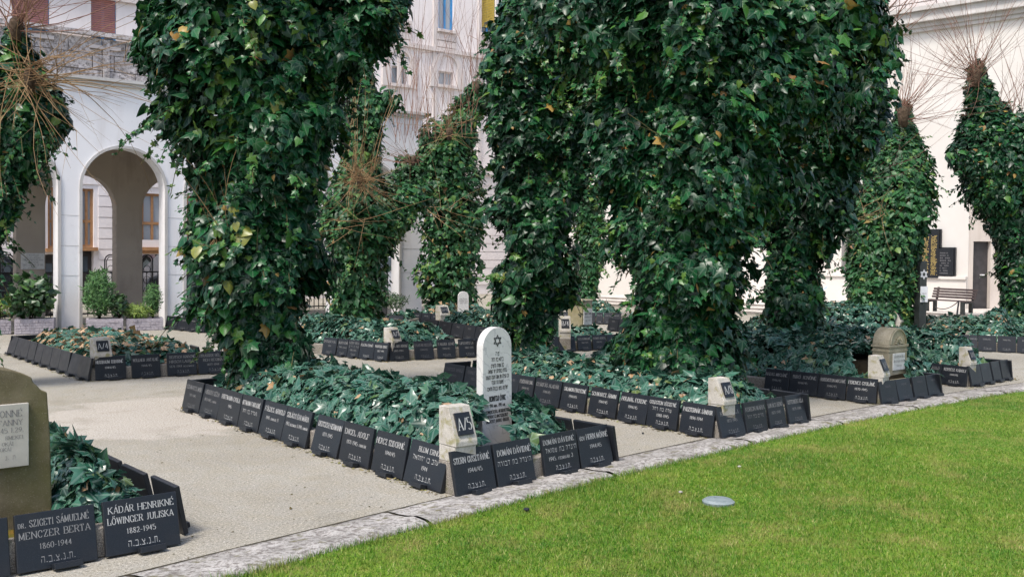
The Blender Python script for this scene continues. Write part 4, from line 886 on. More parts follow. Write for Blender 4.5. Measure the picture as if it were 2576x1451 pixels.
tm.obj('lettering', M['ink_grey'], tab, fix=False)

# =================================================================== GRAVESTONES
def arched(name, label, o, right, w_, t_, h, mat, lean=0):
    root = empty(name, mw=stone_frame(o, right) @ Matrix.Rotation(lean, 4, 'Y')); tag(root, label, 'gravestone'); r = w_ / 2
    prof = [(r * 1.04, 0), (r, h - r)] + [(r * math.cos(a), h - r + r * math.sin(a)) for a in np.linspace(0, PI, 25)[1:-1]] + [(-r, h - r), (-r * 1.04, 0)]
    m = MB(); m.prism(prof, 0, t_, 'y'); m.obj('slab', M[mat], root, bevel=.004); return root
o5 = G(1252, 1125, .12); o5.z = 0; H5 = .12 + .905
st = arched('headstone', 'white veined marble headstone with rounded top and black star in the A/5 bed', Vector((o5.x, o5.y, 0)), f5, .295, .07, H5, 'marble', -.012)
tm = MB(); z0 = .13; hh = H5 - z0
star(tm, 0, z0 + .887 * hh, .040, .0038)
for s_, fz, cap, mw_ in (('פה', .764, .034, .05), ('בילא בת רחל', .717, .034, .12), ('בת עשרה חדשים', .666, .034, .13), ('גולדת בתחילת ימי השואה', .62, .034, .19), ('וכן הצילה את אמה וזקנה וזקנתה', .571, .034, .235), ('פעוטת קדן הונרד', .526, .034, .12), ('ישליטה נפש נבנתה מלאכה', .475, .034, .215)):
    line(tm, s_, 0, z0 + fz * hh, cap * hh, mw_, bold=1.15)
for s_, fz, cap, mw_ in (('BERNFELD ÉVIKE', .385, .042, .165), ('1944 márc.-1945 jan.', .335, .028, .16), ('SZENVEDÉSEDDEL MEGMENTETTED', .284, .026, .245), ('ANYÁDAT ÉS NAGYSZÜLEIDET', .245, .026, .215), ('EMLÉKEDET ÖRÖKKÉ ŐRIZZÜK', .205, .026, .235)):
    line(tm, s_, 0, z0 + fz * hh, cap * hh, mw_, sq=.7, bold=1.0)
tm.obj('lettering', M['ink_black'], st, fix=False)
pw = P(1166, 799, 20.4); st = arched('headstone', 'small white arched headstone far behind in front of the ivy column', Vector((pw.x, pw.y, 0)), Vector((.96, .28, 0)).normalized(), .215, .08, pw.z + 66 * 20.4 / F_PX, 'marble')
tm = MB(); zt = pw.z + 66 * 20.4 / F_PX
for s_, k in (('EMLÉKÉRE', .17), ('REICHER BÉLA', .21), ('1887-1945', .25)): line(tm, s_, 0, zt - k, .026, .17)
tm.obj('lettering', M['ink_grey'], st, fix=False)
# domed limestone gravestone in the A/9 bed
_r9 = Row(None, None, w0=G(2236, 962, .16), w1=G(2236, 962, .16) + f9); ga = (_r9.at(2281) - _r9.at(2236)).length / 2; _r8 = Row(None, None, w0=_r9.A, w1=_r9.A + s9); gd = (_r8.at(2190) - _r8.at(2236)).length; o9 = _r9.A + f9 * ga; root = empty('gravestone', mw=stone_frame(Vector((o9.x, o9.y, 0)), f9)); tag(root, 'mossy limestone gravestone with barrel-vault top and white tablet, facing the lawn', 'gravestone')
zt9 = P(2236, 822, o9.y + .1).z
m = MB(); m.box(-ga - .05, ga + .05, -.05, gd + .03, 0, .20); m.obj('base', M['limestone'], root, bevel=.008)
m = MB(); m.box(-ga, ga, 0, gd, .201, zt9 - ga - .035); m.obj('body', M['limestone'], root, bevel=.008)
m = MB(); m.box(-ga - .012, ga + .012, -.012, gd + .012, zt9 - ga - .034, zt9 - ga - .006); m.box(-ga - .006, ga + .006, -.004, gd + .006, zt9 - ga - .085, zt9 - ga - .065); m.obj('cornice', M['limestone'], root, bevel=.004)
ar = [(ga * math.cos(a), zt9 - ga - .005 + ga * math.sin(a)) for a in np.linspace(0, PI, 19)]
m = MB(); m.prism(ar, .004, gd, 'y'); m.obj('vault', M['limestone'], root, bevel=.004)
m = MB()
for a in np.linspace(.15, PI - .15, 9):
    ca, sa = math.cos(a), math.sin(a); zb = zt9 - ga + .004
    m.tube([(ca * .02, -.002, zb + sa * .02), (ca * .055, -.010, zb + sa * .055), (ca * .085, -.004, zb + sa * .085)], [.004, .010, .006], 6)
for a0, a1 in zip(np.linspace(0, PI, 15)[:-1], np.linspace(0, PI, 15)[1:]):
    m.tube([(math.cos(a0) * ga * .86, -.002, zb + math.sin(a0) * ga * .86), (math.cos(a1) * ga * .86, -.002, zb + math.sin(a1) * ga * .86)], [.007, .007], 5)
m.obj('shell_carving', M['limestone'], root, fix=False)
m = MB(); m.box(-ga * .66, ga * .66, -.012, -.001, .29, zt9 - ga - .10); tb = m.obj('tablet', M['marble'], root, bevel=.003); tm = MB()
for s_, z, cp in (('GRÜNSTEIN BÉLA', zt9 - ga - .15, .024), ('MAUTNER LIPÓT', zt9 - ga - .20, .022), ('1944-1945', zt9 - ga - .25, .02)): line(tm, s_, 0, z, cp, ga * 1.15, y=-.0135)
tm.obj('lettering', M['ink_grey'], tb, fix=False)
# square limestone gravestone in the B/4 bed
pb = P(1477, 846, 16.6); rb = (fb * .93 + sb * .36).normalized(); root = empty('gravestone', mw=stone_frame(Vector((pb.x, pb.y, 0)), rb)); tag(root, 'square limestone gravestone with white tablet between the centre and broad trees', 'gravestone')
hb = pb.z + 88 * 16.6 / F_PX; m = MB(); m.box(-.145, .145, 0, .30, 0, hb); m.box(-.155, .155, -.01, .31, hb + .001, hb + .03); m.obj('body', M['limestone'], root, bevel=.008)
m = MB(); m.box(-.115, .115, -.014, -.001, hb - .39, hb - .12); tb = m.obj('tablet', M['marble'], root, bevel=.003); tm = MB()
for s_, z, cp in (('ARANY DÁNIEL', hb - .22, .034), ('TÁBORVEZETŐ', hb - .27, .024), ('1863-1945', hb - .33, .026)): line(tm, s_, 0, z, cp, .20, y=-.0155)
tm.obj('lettering', M['ink_black'], tb, fix=False)

# =================================================================== ARCADE AND BUILDINGS
A0 = Plane((-8.64, 18.9), (.78, .62))
if A0.n.dot(EYE - A0.o) < 0: A0.n = -A0.n
SPR, RISE = 2.75, .80; TOP = 4.75
arc = empty('arcade', tuple(A0.o)); tag(arc, 'long white plastered arcade with round arches beside the street', 'arcade'); INV = Matrix.Translation(-A0.o)
def fobj(mb, name, mat, root, o, **k):
    mb.v = [tuple(Vector(q) - o) for q in mb.v]; return mb.obj(name, M[mat], root, **k)
PIERS = [(-6.09, -5.65), (-4.06, -3.62), (-2.03, -1.59), (0, .44), (2.03, 2.47), (4.06, 4.5), (5.85, 6.29), (7.6, 8.25)]
def arcrow(pl, piers, spr, rise, top, th, mat, names, trim=None):
    for (a, b) in piers:
        m = MB(); m.box(a, b, -th, 0, 0, top, pl); fobj(m, names[0], mat, arc, A0.o, fix=True)
    for (p, q) in zip(piers[:-1], piers[1:]):
        a, b = p[1], q[0]; c, r = (a + b) / 2, (b - a) / 2; n = 20; m = MB()
        pts = [(c - r * math.cos(t), spr + rise * math.sin(t)) for t in np.linspace(0, PI, n + 1)]
        for (x0, z0), (x1, z1) in zip(pts[:-1], pts[1:]):
            m.hexa([pl.pt(x0, 0, z0), pl.pt(x1, 0, z1), pl.pt(x1, -th, z1), pl.pt(x0, -th, z0), pl.pt(x0, 0, top), pl.pt(x1, 0, top), pl.pt(x1, -th, top), pl.pt(x0, -th, top)])
        fobj(m, names[1], mat, arc, A0.o)
        if trim:
            m = MB(); wd, pr = trim; full = [(a, 0.02)] + pts + [(b, 0.02)]; outer = [(a - wd, .02)] + [(c - (r + wd) * math.cos(t), spr + (rise + wd) * math.sin(t)) for t in np.linspace(0, PI, n + 1)] + [(b + wd, .02)]
            for i in range(len(full) - 1):
                i0, i1, o0, o1 = full[i], full[i + 1], outer[i], outer[i + 1]
                m.hexa([pl.pt(i0[0], .001, i0[1]), pl.pt(i1[0], .001, i1[1]), pl.pt(i1[0], pr, i1[1]), pl.pt(i0[0], pr, i0[1]), pl.pt(o0[0], .001, o0[1]), pl.pt(o1[0], .001, o1[1]), pl.pt(o1[0], pr, o1[1]), pl.pt(o0[0], pr, o0[1])])
            fobj(m, 'arch_moulding', 'wall_trim', arc, A0.o)
arcrow(A0, PIERS, SPR, RISE, TOP, .34, 'wall', ('pier', 'arch'), (.055, .03))
AB = A0.off(-2.5); arcrow(AB, [(a - .19, b - .07) for a, b in PIERS], 2.45, .74, TOP - .4, .32, 'wall_shade_tan', ('back_pier', 'back_arch'))
m = MB(); m.box(-6.4, 8.25, -2.82, -.341, TOP - .39, TOP - .15, A0); fobj(m, 'roof_slab', 'wall_shade_tan', arc, A0.o)
m = MB(); m.box(-6.2, 8.30, -.4, .07, TOP + .001, TOP + .07, A0); m.box(-6.2, 8.33, -.4, .12, TOP + .071, TOP + .13, A0); fobj(m, 'cornice', 'wall_trim', arc, A0.o)
m = MB()
for z in (1.05, 1.62, 2.2):
    for a, b in PIERS: m.box(a + .001, b - .001, -.001, .004, z, z + .008, A0)
fobj(m, 'course_joint', 'wall_trim', arc, A0.o)
# wall tablet on the shaded back pier
s0, z0 = AB.hit(52, 677); s1, z1 = AB.hit(111, 637); r_ = empty('wall_tablet', tuple(AB.pt((s0 + s1) / 2, .02, z0))); tag(r_, 'rectangular white memorial tablet on the shaded pier inside the left arch', 'tablet'); oo = AB.pt((s0 + s1) / 2, .02, z0)
s0, s1 = max(s0, -.17), min(s1, .36)
m = MB(); m.box(s0, s1, .001, .03, z0, z1, AB); tb = fobj(m, 'slab', 'marble', r_, oo); m = MB()
for i, (s_, cp) in enumerate((('A BUDAPESTI', .03), ('GHETTÓ LAKÓINAK', .026), ('FELSZABADÍTÁSA', .036), ('EMLÉKÉRE', .036), ('1945. JANUÁR 18-ÁN', .034), ('A TÚLÉLŐK', .024))):
    line(m, s_, (s0 + s1) / 2, z1 - .055 - i * .052, cp, (s1 - s0) * .85, y=.0315, mapf=lambda x, y, z: AB.pt(x, y, z))
fobj(m, 'lettering', 'ink_grey', r_, oo, fix=False)
# street building behind the arcade
S0 = A0.off(-9.0); bld = empty('apartment_building', tuple(S0.o)); tag(bld, 'tall pinkish-white apartment building across the street behind the arcade', 'building')
def wall_with_holes(pl, s0, s1, z0, z1, holes, th, mb):
    xs = sorted({s0, s1, *[h[0] for h in holes], *[h[1] for h in holes]}); zs = sorted({z0, z1, *[h[2] for h in holes], *[h[3] for h in holes]})
    for a, b in zip(xs[:-1], xs[1:]):
        run = None
        for c, d in zip(zs[:-1], zs[1:]):
            cx, cz = (a + b) / 2, (c + d) / 2; inh = any(h[0] < cx < h[1] and h[2] < cz < h[3] for h in holes)
            if not inh: run = (run[0], d) if run else (c, d)
            if inh and run: mb.box(a, b, -th, 0, run[0], run[1], pl); run = None
        if run: mb.box(a, b, -th, 0, run[0], run[1], pl)
def hrect(pl, x0, y0, x1, y1):
    a, z1 = pl.hit(x0, y0); b, z0 = pl.hit(x1, y1); return (min(a, b), max(a, b), min(z0, z1), max(z0, z1))
WIN = []   # (rect, kind)
for q in ((120, 470, 150, 625), (203, 474, 236, 622), (357, 486, 413, 622), (470, 492, 500, 618)): WIN.append((hrect(S0, *q), 'wood'))
for q in ((30, -60, 125, 92), (229, -40, 293, 122), (352, -60, 420, 112)): WIN.append((hrect(S0, *q), 'shutter'))
for q in ((985, -60, 1027, 55), (1104, -60, 1141, 80), (1212, -60, 1247, 90)): WIN.append((hrect(S0, *q), 'blue' if q[0] < 1200 else 'yellow'))
for q in ((1104, 178, 1140, 218), (985, 165, 1022, 215)): WIN.append((hrect(S0, *q), 'plain'))
DOORS = [hrect(S0, 204, 622, 236, 796), hrect(S0, 357, 640, 414, 792), hrect(S0, 462, 640, 500, 790), hrect(S0, 960, 600, 1030, 772), hrect(S0, 110, 640, 146, 798)]
DOORS = [(a, b, 0, d) for a, b, c, d in DOORS]
m = MB(); wall_with_holes(S0, -9, 24, 0, 15, [q for q, _ in WIN] + DOORS, .35, m); fobj(m, 'wall', 'facade', bld, S0.o)
m = MB()
for k in range(13):
    z = .35 + k * .30
    segs = [(-9, 24)]
    for h in [q for q, _ in WIN] + DOORS:
        if h[2] - .05 < z < h[3] + .05:
            ns = []
            for a, b in segs:
                if h[1] < a or h[0] > b: ns.append((a, b)); continue
                if a < h[0] - .12: ns.append((a, h[0] - .12))
                if b > h[1] + .12: ns.append((h[1] + .12, b))
            segs = ns
    for a, b in segs: m.box(a, b, .001, .035, z, z + .272, S0)
fobj(m, 'rusticated_course', 'facade', bld, S0.o)
m = MB(); m.box(-9, 24, .001, .18, 4.35, 4.6, S0); m.box(-9, 24, .001, .12, 8.55, 8.7, S0); fobj(m, 'string_course', 'facade_dark', bld, S0.o)
# rough ashlar parapet band with small piers
sa, zb_ = S0.hit(120, 205); sb_, zt_ = S0.hit(420, 98); m = MB(); zz = [4.75, 5.2, 5.65, 6.1, 6.55, 7.0, 7.45]; R = random.Random(4)
for z, z2 in zip(zz[:-1], zz[1:]):
    x = -6 + R.uniform(0, .4)
    while x < 7.5: L = R.uniform(.5, .95); m.box(x, x + L - .025, .002, .06 + R.uniform(0, .035), z, z2 - .025, S0); x += L
o = fobj(m, 'ashlar_block', 'ashlar', bld, S0.o); tag(o, kind='stuff')
m = MB()
for x in np.arange(-5, 7, 2.1): m.box(x, x + .16, .10, .17, 4.9, 7.4, S0)
m.box(-6, 7.6, .10, .26, 7.46, 7.58, S0); fobj(m, 'pilaster', 'ashlar', bld, S0.o)
def window(pl, rect, kind, root, oo):
    a, b, c, d = rect; fr = {'wood': 'win_wood', 'shutter': 'blue', 'blue': 'blue', 'yellow': 'blue', 'plain': 'facade_dark'}[kind]; t_ = .07 if kind != 'plain' else .05
    m = MB()
    m.box(a, a + t_, -.16, -.08, c, d, pl); m.box(b - t_, b, -.16, -.08, c, d, pl); m.box(a + t_, b - t_, -.16, -.08, d - t_, d, pl); m.box(a + t_, b - t_, -.16, -.08, c, c + t_, pl)
    mid = (a + b) / 2; m.box(mid - t_ / 2, mid + t_ / 2, -.155, -.085, c + t_, d - t_, pl)
    if kind == 'wood':
        zc = c + (d - c) * .42; m.box(a + t_, mid - t_ / 2, -.155, -.085, zc, zc + .08, pl); m.box(mid + t_ / 2, b - t_, -.155, -.085, zc, zc + .08, pl)
    w_ = fobj(m, 'window', fr, root, oo)
    m = MB(); m.box(a + .01, b - .01, -.135, -.125, c + .01, d - .01, pl); fobj(m, 'pane', 'glass_pale' if kind in ('blue', 'plain', 'wood') else 'glass', w_, Vector((0, 0, 0)) + oo)
    m = MB(); m.box(a - .08, b + .08, .001, .14, c - .10, c - .001, pl); fobj(m, 'sill', 'facade_dark' if kind != 'wood' else 'win_wood', w_, oo)
    if kind in ('shutter', 'yellow'):
        m = MB(); z = d - .02; zl = c + (d - c) * (.22 if kind == 'shutter' else .12)
        while z > zl: m.box(a + .02, b - .02, -.075, -.06, z - .055, z - .006, pl); z -= .06
        o = fobj(m, 'shutter', 'shutter' if kind == 'shutter' else 'yellow', w_, oo)
    if kind == 'plain':
        m = MB(); cc, r_ = (a + b) / 2, (b - a) / 2 + .15
        for k in range(14):
            t0, t1 = PI * k / 14, PI * (k + 1) / 14
            m.hexa([pl.pt(cc + r * math.cos(t), dd, d + .1 + r * math.sin(t)) for dd in (.002, .08) for (r, t) in ((r_, t0), (r_ + .16, t0), (r_ + .16, t1), (r_, t1))])
        m.box(a - .4, a - .12, .002, .09, c - .1, d + .1, pl); m.box(b + .12, b + .4, .002, .09, c - .1, d + .1, pl); fobj(m, 'arched_relief', 'facade_dark', w_, oo)
for q, k in WIN: window(S0, q, k, bld, S0.o)
for (a, b, c, d) in DOORS:
    m = MB(); m.box(a, b, -.30, -.24, 0, d, S0); dr = fobj(m, 'door', 'door', bld, S0.o)
    m = MB(); m.box(a + .1, b - .1, -.235, -.225, .9, d - .25, S0); fobj(m, 'pane', 'glass', dr, S0.o)
m = MB()   # relief blocks under the high windows, quoins
for q, k in WIN[7:10]:
    a, b, c, d = q
    for i in range(3): m.box(a - .1, b + .1, .002, .06, c - .38 - i * .24, c - .18 - i * .24, S0)
for x in (13.1, 14.55, 16.5, 18.1):
    m.box(x, x + .14, .002, .07, 4.7, 11, S0)
fobj(m, 'facade_relief', 'facade_dark', bld, S0.o)
a, b, c, d = DOORS[1]   # shop sign and posters
m = MB(); m.box(a, b, .01, .08, d + .02, d + .20, S0); fobj(m, 'shop_fascia', 'win_wood', bld, S0.o)
m = MB(); cx_, cz_ = (a * .72 + b * .28), d - .35; m.v = []; m.hexa([S0.pt(cx_ + x, y, cz_ + z) for y in (-.2, -.16) for x, z in ((0, -.34), (.3, 0), (0, .34), (-.3, 0))]); fobj(m, 'diamond_sign', 'steel', bld, S0.o)
m = MB(); m.hexa([S0.pt(cx_ + x, y, cz_ + z) for y in (-.159, -.15) for x, z in ((0, -.22), (.19, 0), (0, .22), (-.19, 0))]); fobj(m, 'diamond_panel', 'disc', bld, S0.o)
m = MB(); m.box(a + .05, a + .45, -.22, -.2, 1.0, 1.9, S0); fobj(m, 'poster', 'poster', bld, S0.o)

# =================================================================== RIGHT WALL WITH MEMORIAL PANELS
RWd = Vector((.73, -.69, 0)); Rw = Plane((10.65, 26.5), RWd)
if Rw.n.dot(EYE - Rw.o) < 0: Rw.n = -Rw.n
rw = empty('memorial_wall', tuple(Rw.o)); tag(rw, 'big white memorial building wall at the right with a moulded cornice', 'wall')
zc_ = Rw.hit(2293, 59)[1]
dr_ = hrect(Rw, 2448, 607, 2490, 772); s_end = Rw.hit(2640, 600)[0]; TERR = .20
sD0, sD1 = Rw.hit(2437, 600)[0], Rw.hit(2640, 600)[0]
# niche at the left (dark gate)
ng = hrect(Rw, 2118, 560, 2150, 772); ng = (ng[0], ng[1] + .25, TERR, ng[3])
m = MB(); wall_with_holes(Rw, -13.5, sD0, 0, zc_, [ng], .6, m); m.box(-13.5, sD1 + 2, -.75, -.60, zc_ - 1, zc_, Rw); fobj(m, 'wall', 'rightwall', rw, Rw.o)
Rt = Plane(Rw.pt(sD0, -.02, 0), (.985, .17))
if Rt.n.dot(EYE - Rt.o) < 0: Rt.n = -Rt.n
dr_ = hrect(Rt, 2449, 607, 2490, 771); dr_ = (dr_[0], dr_[1], TERR, dr_[3])
m = MB(); wall_with_holes(Rt, 0, 6, 0, zc_ - 1.2, [dr_], .3, m); fobj(m, 'turned_wall', 'wall_turned_shade', rw, Rw.o)
m = MB(); m.box(sD0 - .001, sD1 + 3, -.7, .02, Rw.hit(2500, 500)[1], zc_, Rw); fobj(m, 'lintel', 'rightwall', rw, Rw.o)
m = MB(); m.box(dr_[0] + .004, dr_[1] - .004, -.2, -.12, TERR, dr_[3] - .004, Rt); d_ = fobj(m, 'door', 'door', rw, Rw.o); m = MB(); zz_ = TERR + .85; m.box(dr_[1] - .22, dr_[1] - .10, -.118, -.08, zz_, zz_ + .03, Rt); fobj(m, 'handle', 'white_paint', d_, Rw.o)
m = MB()
for (a, b, p0, p1) in ((0, .10, .001, .10), (.10, .22, .001, .16), (.22, .26, .001, .30), (.26, .5, .001, .24)): m.box(-13.5, s_end + 3, p0, p1, zc_ - .28 + a, zc_ - .28 + b - .001, Rw)
m.box(-13.5, s_end + 3, -.75, .34, zc_ + .223, zc_ + .33, Rw); fobj(m, 'cornice', 'wall_trim', rw, Rw.o)
m = MB(); m.box(-5.5, sD0 - .01, .001, .10, TERR, TERR + .75, Rw); m.box(-3, sD0 - .01, .001, .15, TERR + .75, TERR + .82, Rw); fobj(m, 'plinth', 'rightwall', rw, Rw.o)
m = MB(); m.box(ng[0], ng[1], -.4, -.34, ng[2], ng[3], Rw); g_ = fobj(m, 'gate', 'door', rw, Rw.o); m = MB()
for x in np.linspace(ng[0] + .08, ng[1] - .08, 7): m.box(x - .02, x + .02, -.339, -.31, ng[2], ng[3] - .1, Rw)
fobj(m, 'gate_bars', 'iron', g_, Rw.o)
def wallpanel(px, lab, cols, mat, lines):
    a, b, c, d = hrect(Rw, *px); r_ = empty('memorial_tablet', tuple(Rw.pt((a + b) / 2, .13, c))); oo = Rw.pt((a + b) / 2, .13, c); tag(r_, lab, 'memorial tablet')
    m = MB(); m.box(a, b, .10, .17, c, d, Rw); m.box(a - .03, b + .03, .02, .10, c - .03, d + .03, Rw); sl_ = fobj(m, 'slab', 'granite', r_, oo); tm = MB(); R = random.Random(lines)
    cw = (b - a) / cols
    for k in range(cols):
        for i in range(lines):
            z = c + (d - c) * (.06 + .84 * i / lines); L = cw * R.uniform(.5, .8); x0 = a + cw * k + cw * .1
            n = R.randint(6, 10)
            for j in range(n):
                if R.random() < .82: tm.box(x0 + L * j / n, x0 + L * (j + .72) / n, .171, .1725, z, z + (d - c) / lines * .42, Rw)
    if mat == 'gold': pass
    fobj(tm, 'lettering', mat, r_, oo, fix=False)
wallpanel((2285, 580, 2366, 699), 'tall black memorial panel with gold name columns on the right wall', 4, 'gold', 34)
wallpanel((2367.5, 625, 2403, 693), 'smaller black memorial panel with faint grey lines beside the gold-lettered panel', 1, 'ink_pale', 9)
# terrace and steps in front of the wall
for nm, d0_, d1_, z in (('terrace', 0.0, 2.6, TERR), ('terrace_step', 2.6, 3.15, .135), ('terrace_step', 3.15, 3.7, .07)):
    m = MB(); m.box(-9, s_end + 4, d0_ - (.9 if d0_ == 0 else 0), d1_ - .002, 0, z, Rw); tag(m.obj(nm, M['terrace'], bevel=.015, seg=1), kind='structure')
    if d0_ > 0 or True:
        m = MB(); m.box(-9, s_end + 4, d1_ - .06, d1_ + .03, z + .001, z + .035, Rw); tag(m.obj('terrace_edge', M['rightwall']), kind='structure')
# carved relief lump beside the gate
c_ = P(2135, 520, 26.2); rl_ = empty('wall_carving', tuple(c_)); tag(rl_, 'weathered grey stone carving above the dark gate behind the column tree', 'carving'); m = MB(); R = random.Random(8)
for k in range(16):
    q = Vector((R.uniform(-.28, .28), R.uniform(-.1, .1), R.uniform(-.55, .55))); a = R.uniform(.05, .12); m.tube([q, q + Vector((R.uniform(-.2, .2), R.uniform(-.1, .1), R.uniform(-.2, .25)))], [a, a * .6], 6)
m.obj('carved_stone', M['wall_trim'], rl_, bevel=.01, seg=1)
# low panel wall with barrier tape
a, z = Rw.hit(2052, 735); b, z2 = Rw.hit(2120, 720); m = MB()
for i in range(12):
    t0, t1 = i / 12, (i + 1) / 12; sag = lambda t: -.12 * 4 * t * (1 - t)
    m.hexa([Rw.pt(a + (b - a) * t + 0, .9 + y, z + (z2 - z) * t + sag(t) + dz) for dz in (0, .05) for t, y in ((t0, 0), (t1, 0), (t1, .006), (t0, .006))])
tag(m.obj('barrier_tape', M['bluewhite']), 'sagging blue and white tape in front of the right wall', 'tape')
# upper storey behind the right wall
Ru = Rw.off(-3.2); up_ = empty('upper_building', tuple(Ru.o)); tag(up_, 'pale stone upper building rising behind the right memorial wall', 'building')
m = MB(); m.box(-16, 8, -.5, 0, 0, 17, Ru); fobj(m, 'wall', 'facade', up_, Ru.o); m = MB(); R = random.Random(6)
for r in range(10):
    x = -4 + R.uniform(0, .5)
    while x < 6: L = R.uniform(.6, 1.1); m.box(x, x + L - .03, .002, .05 + .03 * R.random(), 8.2 + r * .42, 8.59 + r * .42, Ru); x += L
tag(fobj(m, 'ashlar_block', 'facade_dark', up_, Ru.o), kind='stuff')
# closing wall between the street building and the memorial building
pa, pb_ = S0.pt(23.9, -.1, 0), Rw.pt(-13.4, -.3, 0); Cw = Plane(pa, pb_ - pa)
m = MB(); m.box(0, (pb_ - pa).length, -.2, .2, 0, 13, Cw); o = m.obj('rear_wall', M['facade']); tag(o, 'pale rear wall glimpsed between the ivy trees', 'wall')

# =================================================================== STREET FENCE, CARS
FN = A0.off(-3.15); fc = empty('street_fence', tuple(FN.o)); tag(fc, 'black iron fence with arched gate tops behind the arcade', 'fence')
m = MB()
for x in np.arange(-6, 9.3, .13): m.box(x - .008, x + .008, -.008, .008, .05, 1.02, FN)
tag(fobj(m, 'bar', 'iron', fc, FN.o), kind='stuff')
m = MB(); m.box(-6, 9.3, -.014, .014, 1.02, 1.05, FN); m.box(-6, 9.3, -.014, .014, .10, .13, FN); fobj(m, 'rail', 'iron', fc, FN.o)
for px in (18, 278, 369):
    s_, _ = FN.hit(px, 700); m = MB(); r_ = .13
    pts = [(-r_, .05), (-r_, 1.3)] + [(-r_ * math.cos(t), 1.3 + r_ * math.sin(t)) for t in np.linspace(0, PI, 11)] + [(r_, 1.3), (r_, .05)]
    m.tube([FN.pt(s_ + x, .02, z) for x, z in pts], [.016] * len(pts), 6); p2 = [(x * .72, z - .04 * (z > 1.2)) for x, z in pts]
    m.tube([FN.pt(s_ + x, .02, z) for x, z in p2], [.01] * len(pts), 5)
    for k in range(4): m.tube([FN.pt(s_ + r_ * .6 * math.cos(t), .02, .35 + k * .25 + .09 * math.sin(t)) for t in np.linspace(0, 2 * PI, 9)], [.008] * 9, 5)
    fobj(m, 'gate_arch', 'iron', fc, FN.o, fix=False)
def car(name, label, s_, d_, mat, flip=1):
    pl = A0.off(d_); o = pl.pt(s_, 0, 0); r_ = empty(name, mw=stone_frame(o, pl.d * flip)); tag(r_, label, 'car')
    prof = [(-2.05, .25), (-2.1, .55), (-2.05, .85), (-1.75, .95), (-1.3, 1.42), (.55, 1.45), (1.15, 1.0), (1.85, .88), (2.08, .65), (2.05, .25)]
    m = MB(); m.prism(prof, -.82, .82, 'y'); m.obj('body', M[mat], r_, bevel=.06)
    for sy in (-.835, .835):
        m = MB(); y0, y1 = sorted((sy, sy * .995)); m.prism([(-1.5, 1.0), (-1.15, 1.36), (-.35, 1.38), (-.35, 1.0)], y0, y1, 'y'); m.prism([(-.28, 1.0), (-.28, 1.38), (.5, 1.37), (.95, 1.0)], y0, y1, 'y'); m.obj('side_window', M['glass'], r_)
    m = MB(); m.hexa([(.62, -.7, 1.40), (1.14, -.74, 1.02), (1.14, .74, 1.02), (.62, .7, 1.40), (.64, -.7, 1.42), (1.17, -.74, 1.03), (1.17, .74, 1.03), (.64, .7, 1.42)]); m.obj('windscreen', M['glass_pale'], r_)
    for x in (-1.3, 1.3):
        for y in (-.86, .66):
            m = MB(); n = 18; m.prism([(x + .31 * math.cos(2 * PI * k / n), .31 + .31 * math.sin(2 * PI * k / n)) for k in range(n)], y, y + .2, 'y'); wh = m.obj('wheel', M['rubber'], r_, bevel=.02)
            m = MB(); yy = y - .004 if y < 0 else y + .19; m.prism([(x + .19 * math.cos(2 * PI * k / n), .31 + .19 * math.sin(2 * PI * k / n)) for k in range(n)], yy, yy + .014, 'y'); m.obj('rim', M['white_paint'], wh)
    for y in (-.6, .6):
        m = MB(); m.box(1.96, 2.09, y - .16, y + .16, .62, .76); m.obj('headlight', M['glass_pale'], r_)
car('parked_car', 'white parked car glimpsed behind the fence near the centre pier', A0.off(-5.2).hit(985, 740)[0], -5.2, 'car_white')
car('parked_car', 'dark parked car behind the fence at the left picture edge', A0.off(-5.2).hit(-8, 740)[0] - .6, -5.2, 'car_dark')
car('parked_car', 'dark parked car behind the third arch left of the big tree', A0.off(-5.2).hit(545, 760)[0], -5.2, 'car_dark')

# =================================================================== PLANTERS AND SHRUBS
def planter(x0, x1, y0, y1, lab):
    a, b = G(x0, y1), G(x1, y1 - 2); d = (b - a).normalized(); w_ = (b - a).length; h = (y1 - y0) * a.y / F_PX; n = Vector((d.y, -d.x, 0))
    r_ = empty('planter', mw=stone_frame((a + b) / 2, d)); tag(r_, lab, 'planter', 'grey block planters in front of the arcade'); t_ = .05; D = .42
    m = MB(); m.box(-w_ / 2, w_ / 2, 0, t_, 0, h); m.box(-w_ / 2, w_ / 2, D - t_, D, 0, h); m.box(-w_ / 2, -w_ / 2 + t_, t_ + .001, D - t_ - .001, 0, h); m.box(w_ / 2 - t_, w_ / 2, t_ + .001, D - t_ - .001, 0, h); m.obj('box', M['planter'], r_)
    m = MB()
    for z in np.arange(.02, h - .03, .048):
        x = -w_ / 2 + rnd.uniform(0, .03)
        while x < w_ / 2 - .03: L = min(rnd.uniform(.06, .11), w_ / 2 - x); m.box(x + .002, x + L - .004, -rnd.uniform(.004, .016), -.001, z, z + .042); x += L
    tag(m.obj('split_face', M['planter'], r_), kind='stuff')
    m = MB(); m.box(-w_ / 2 + t_ + .002, w_ / 2 - t_ - .002, t_ + .002, D - t_ - .002, h - .08, h - .03); m.obj('soil', M['soil'], r_)
    return (a + b) / 2 + Vector((-n.x * D / 2, -n.y * D / 2, h - .03))
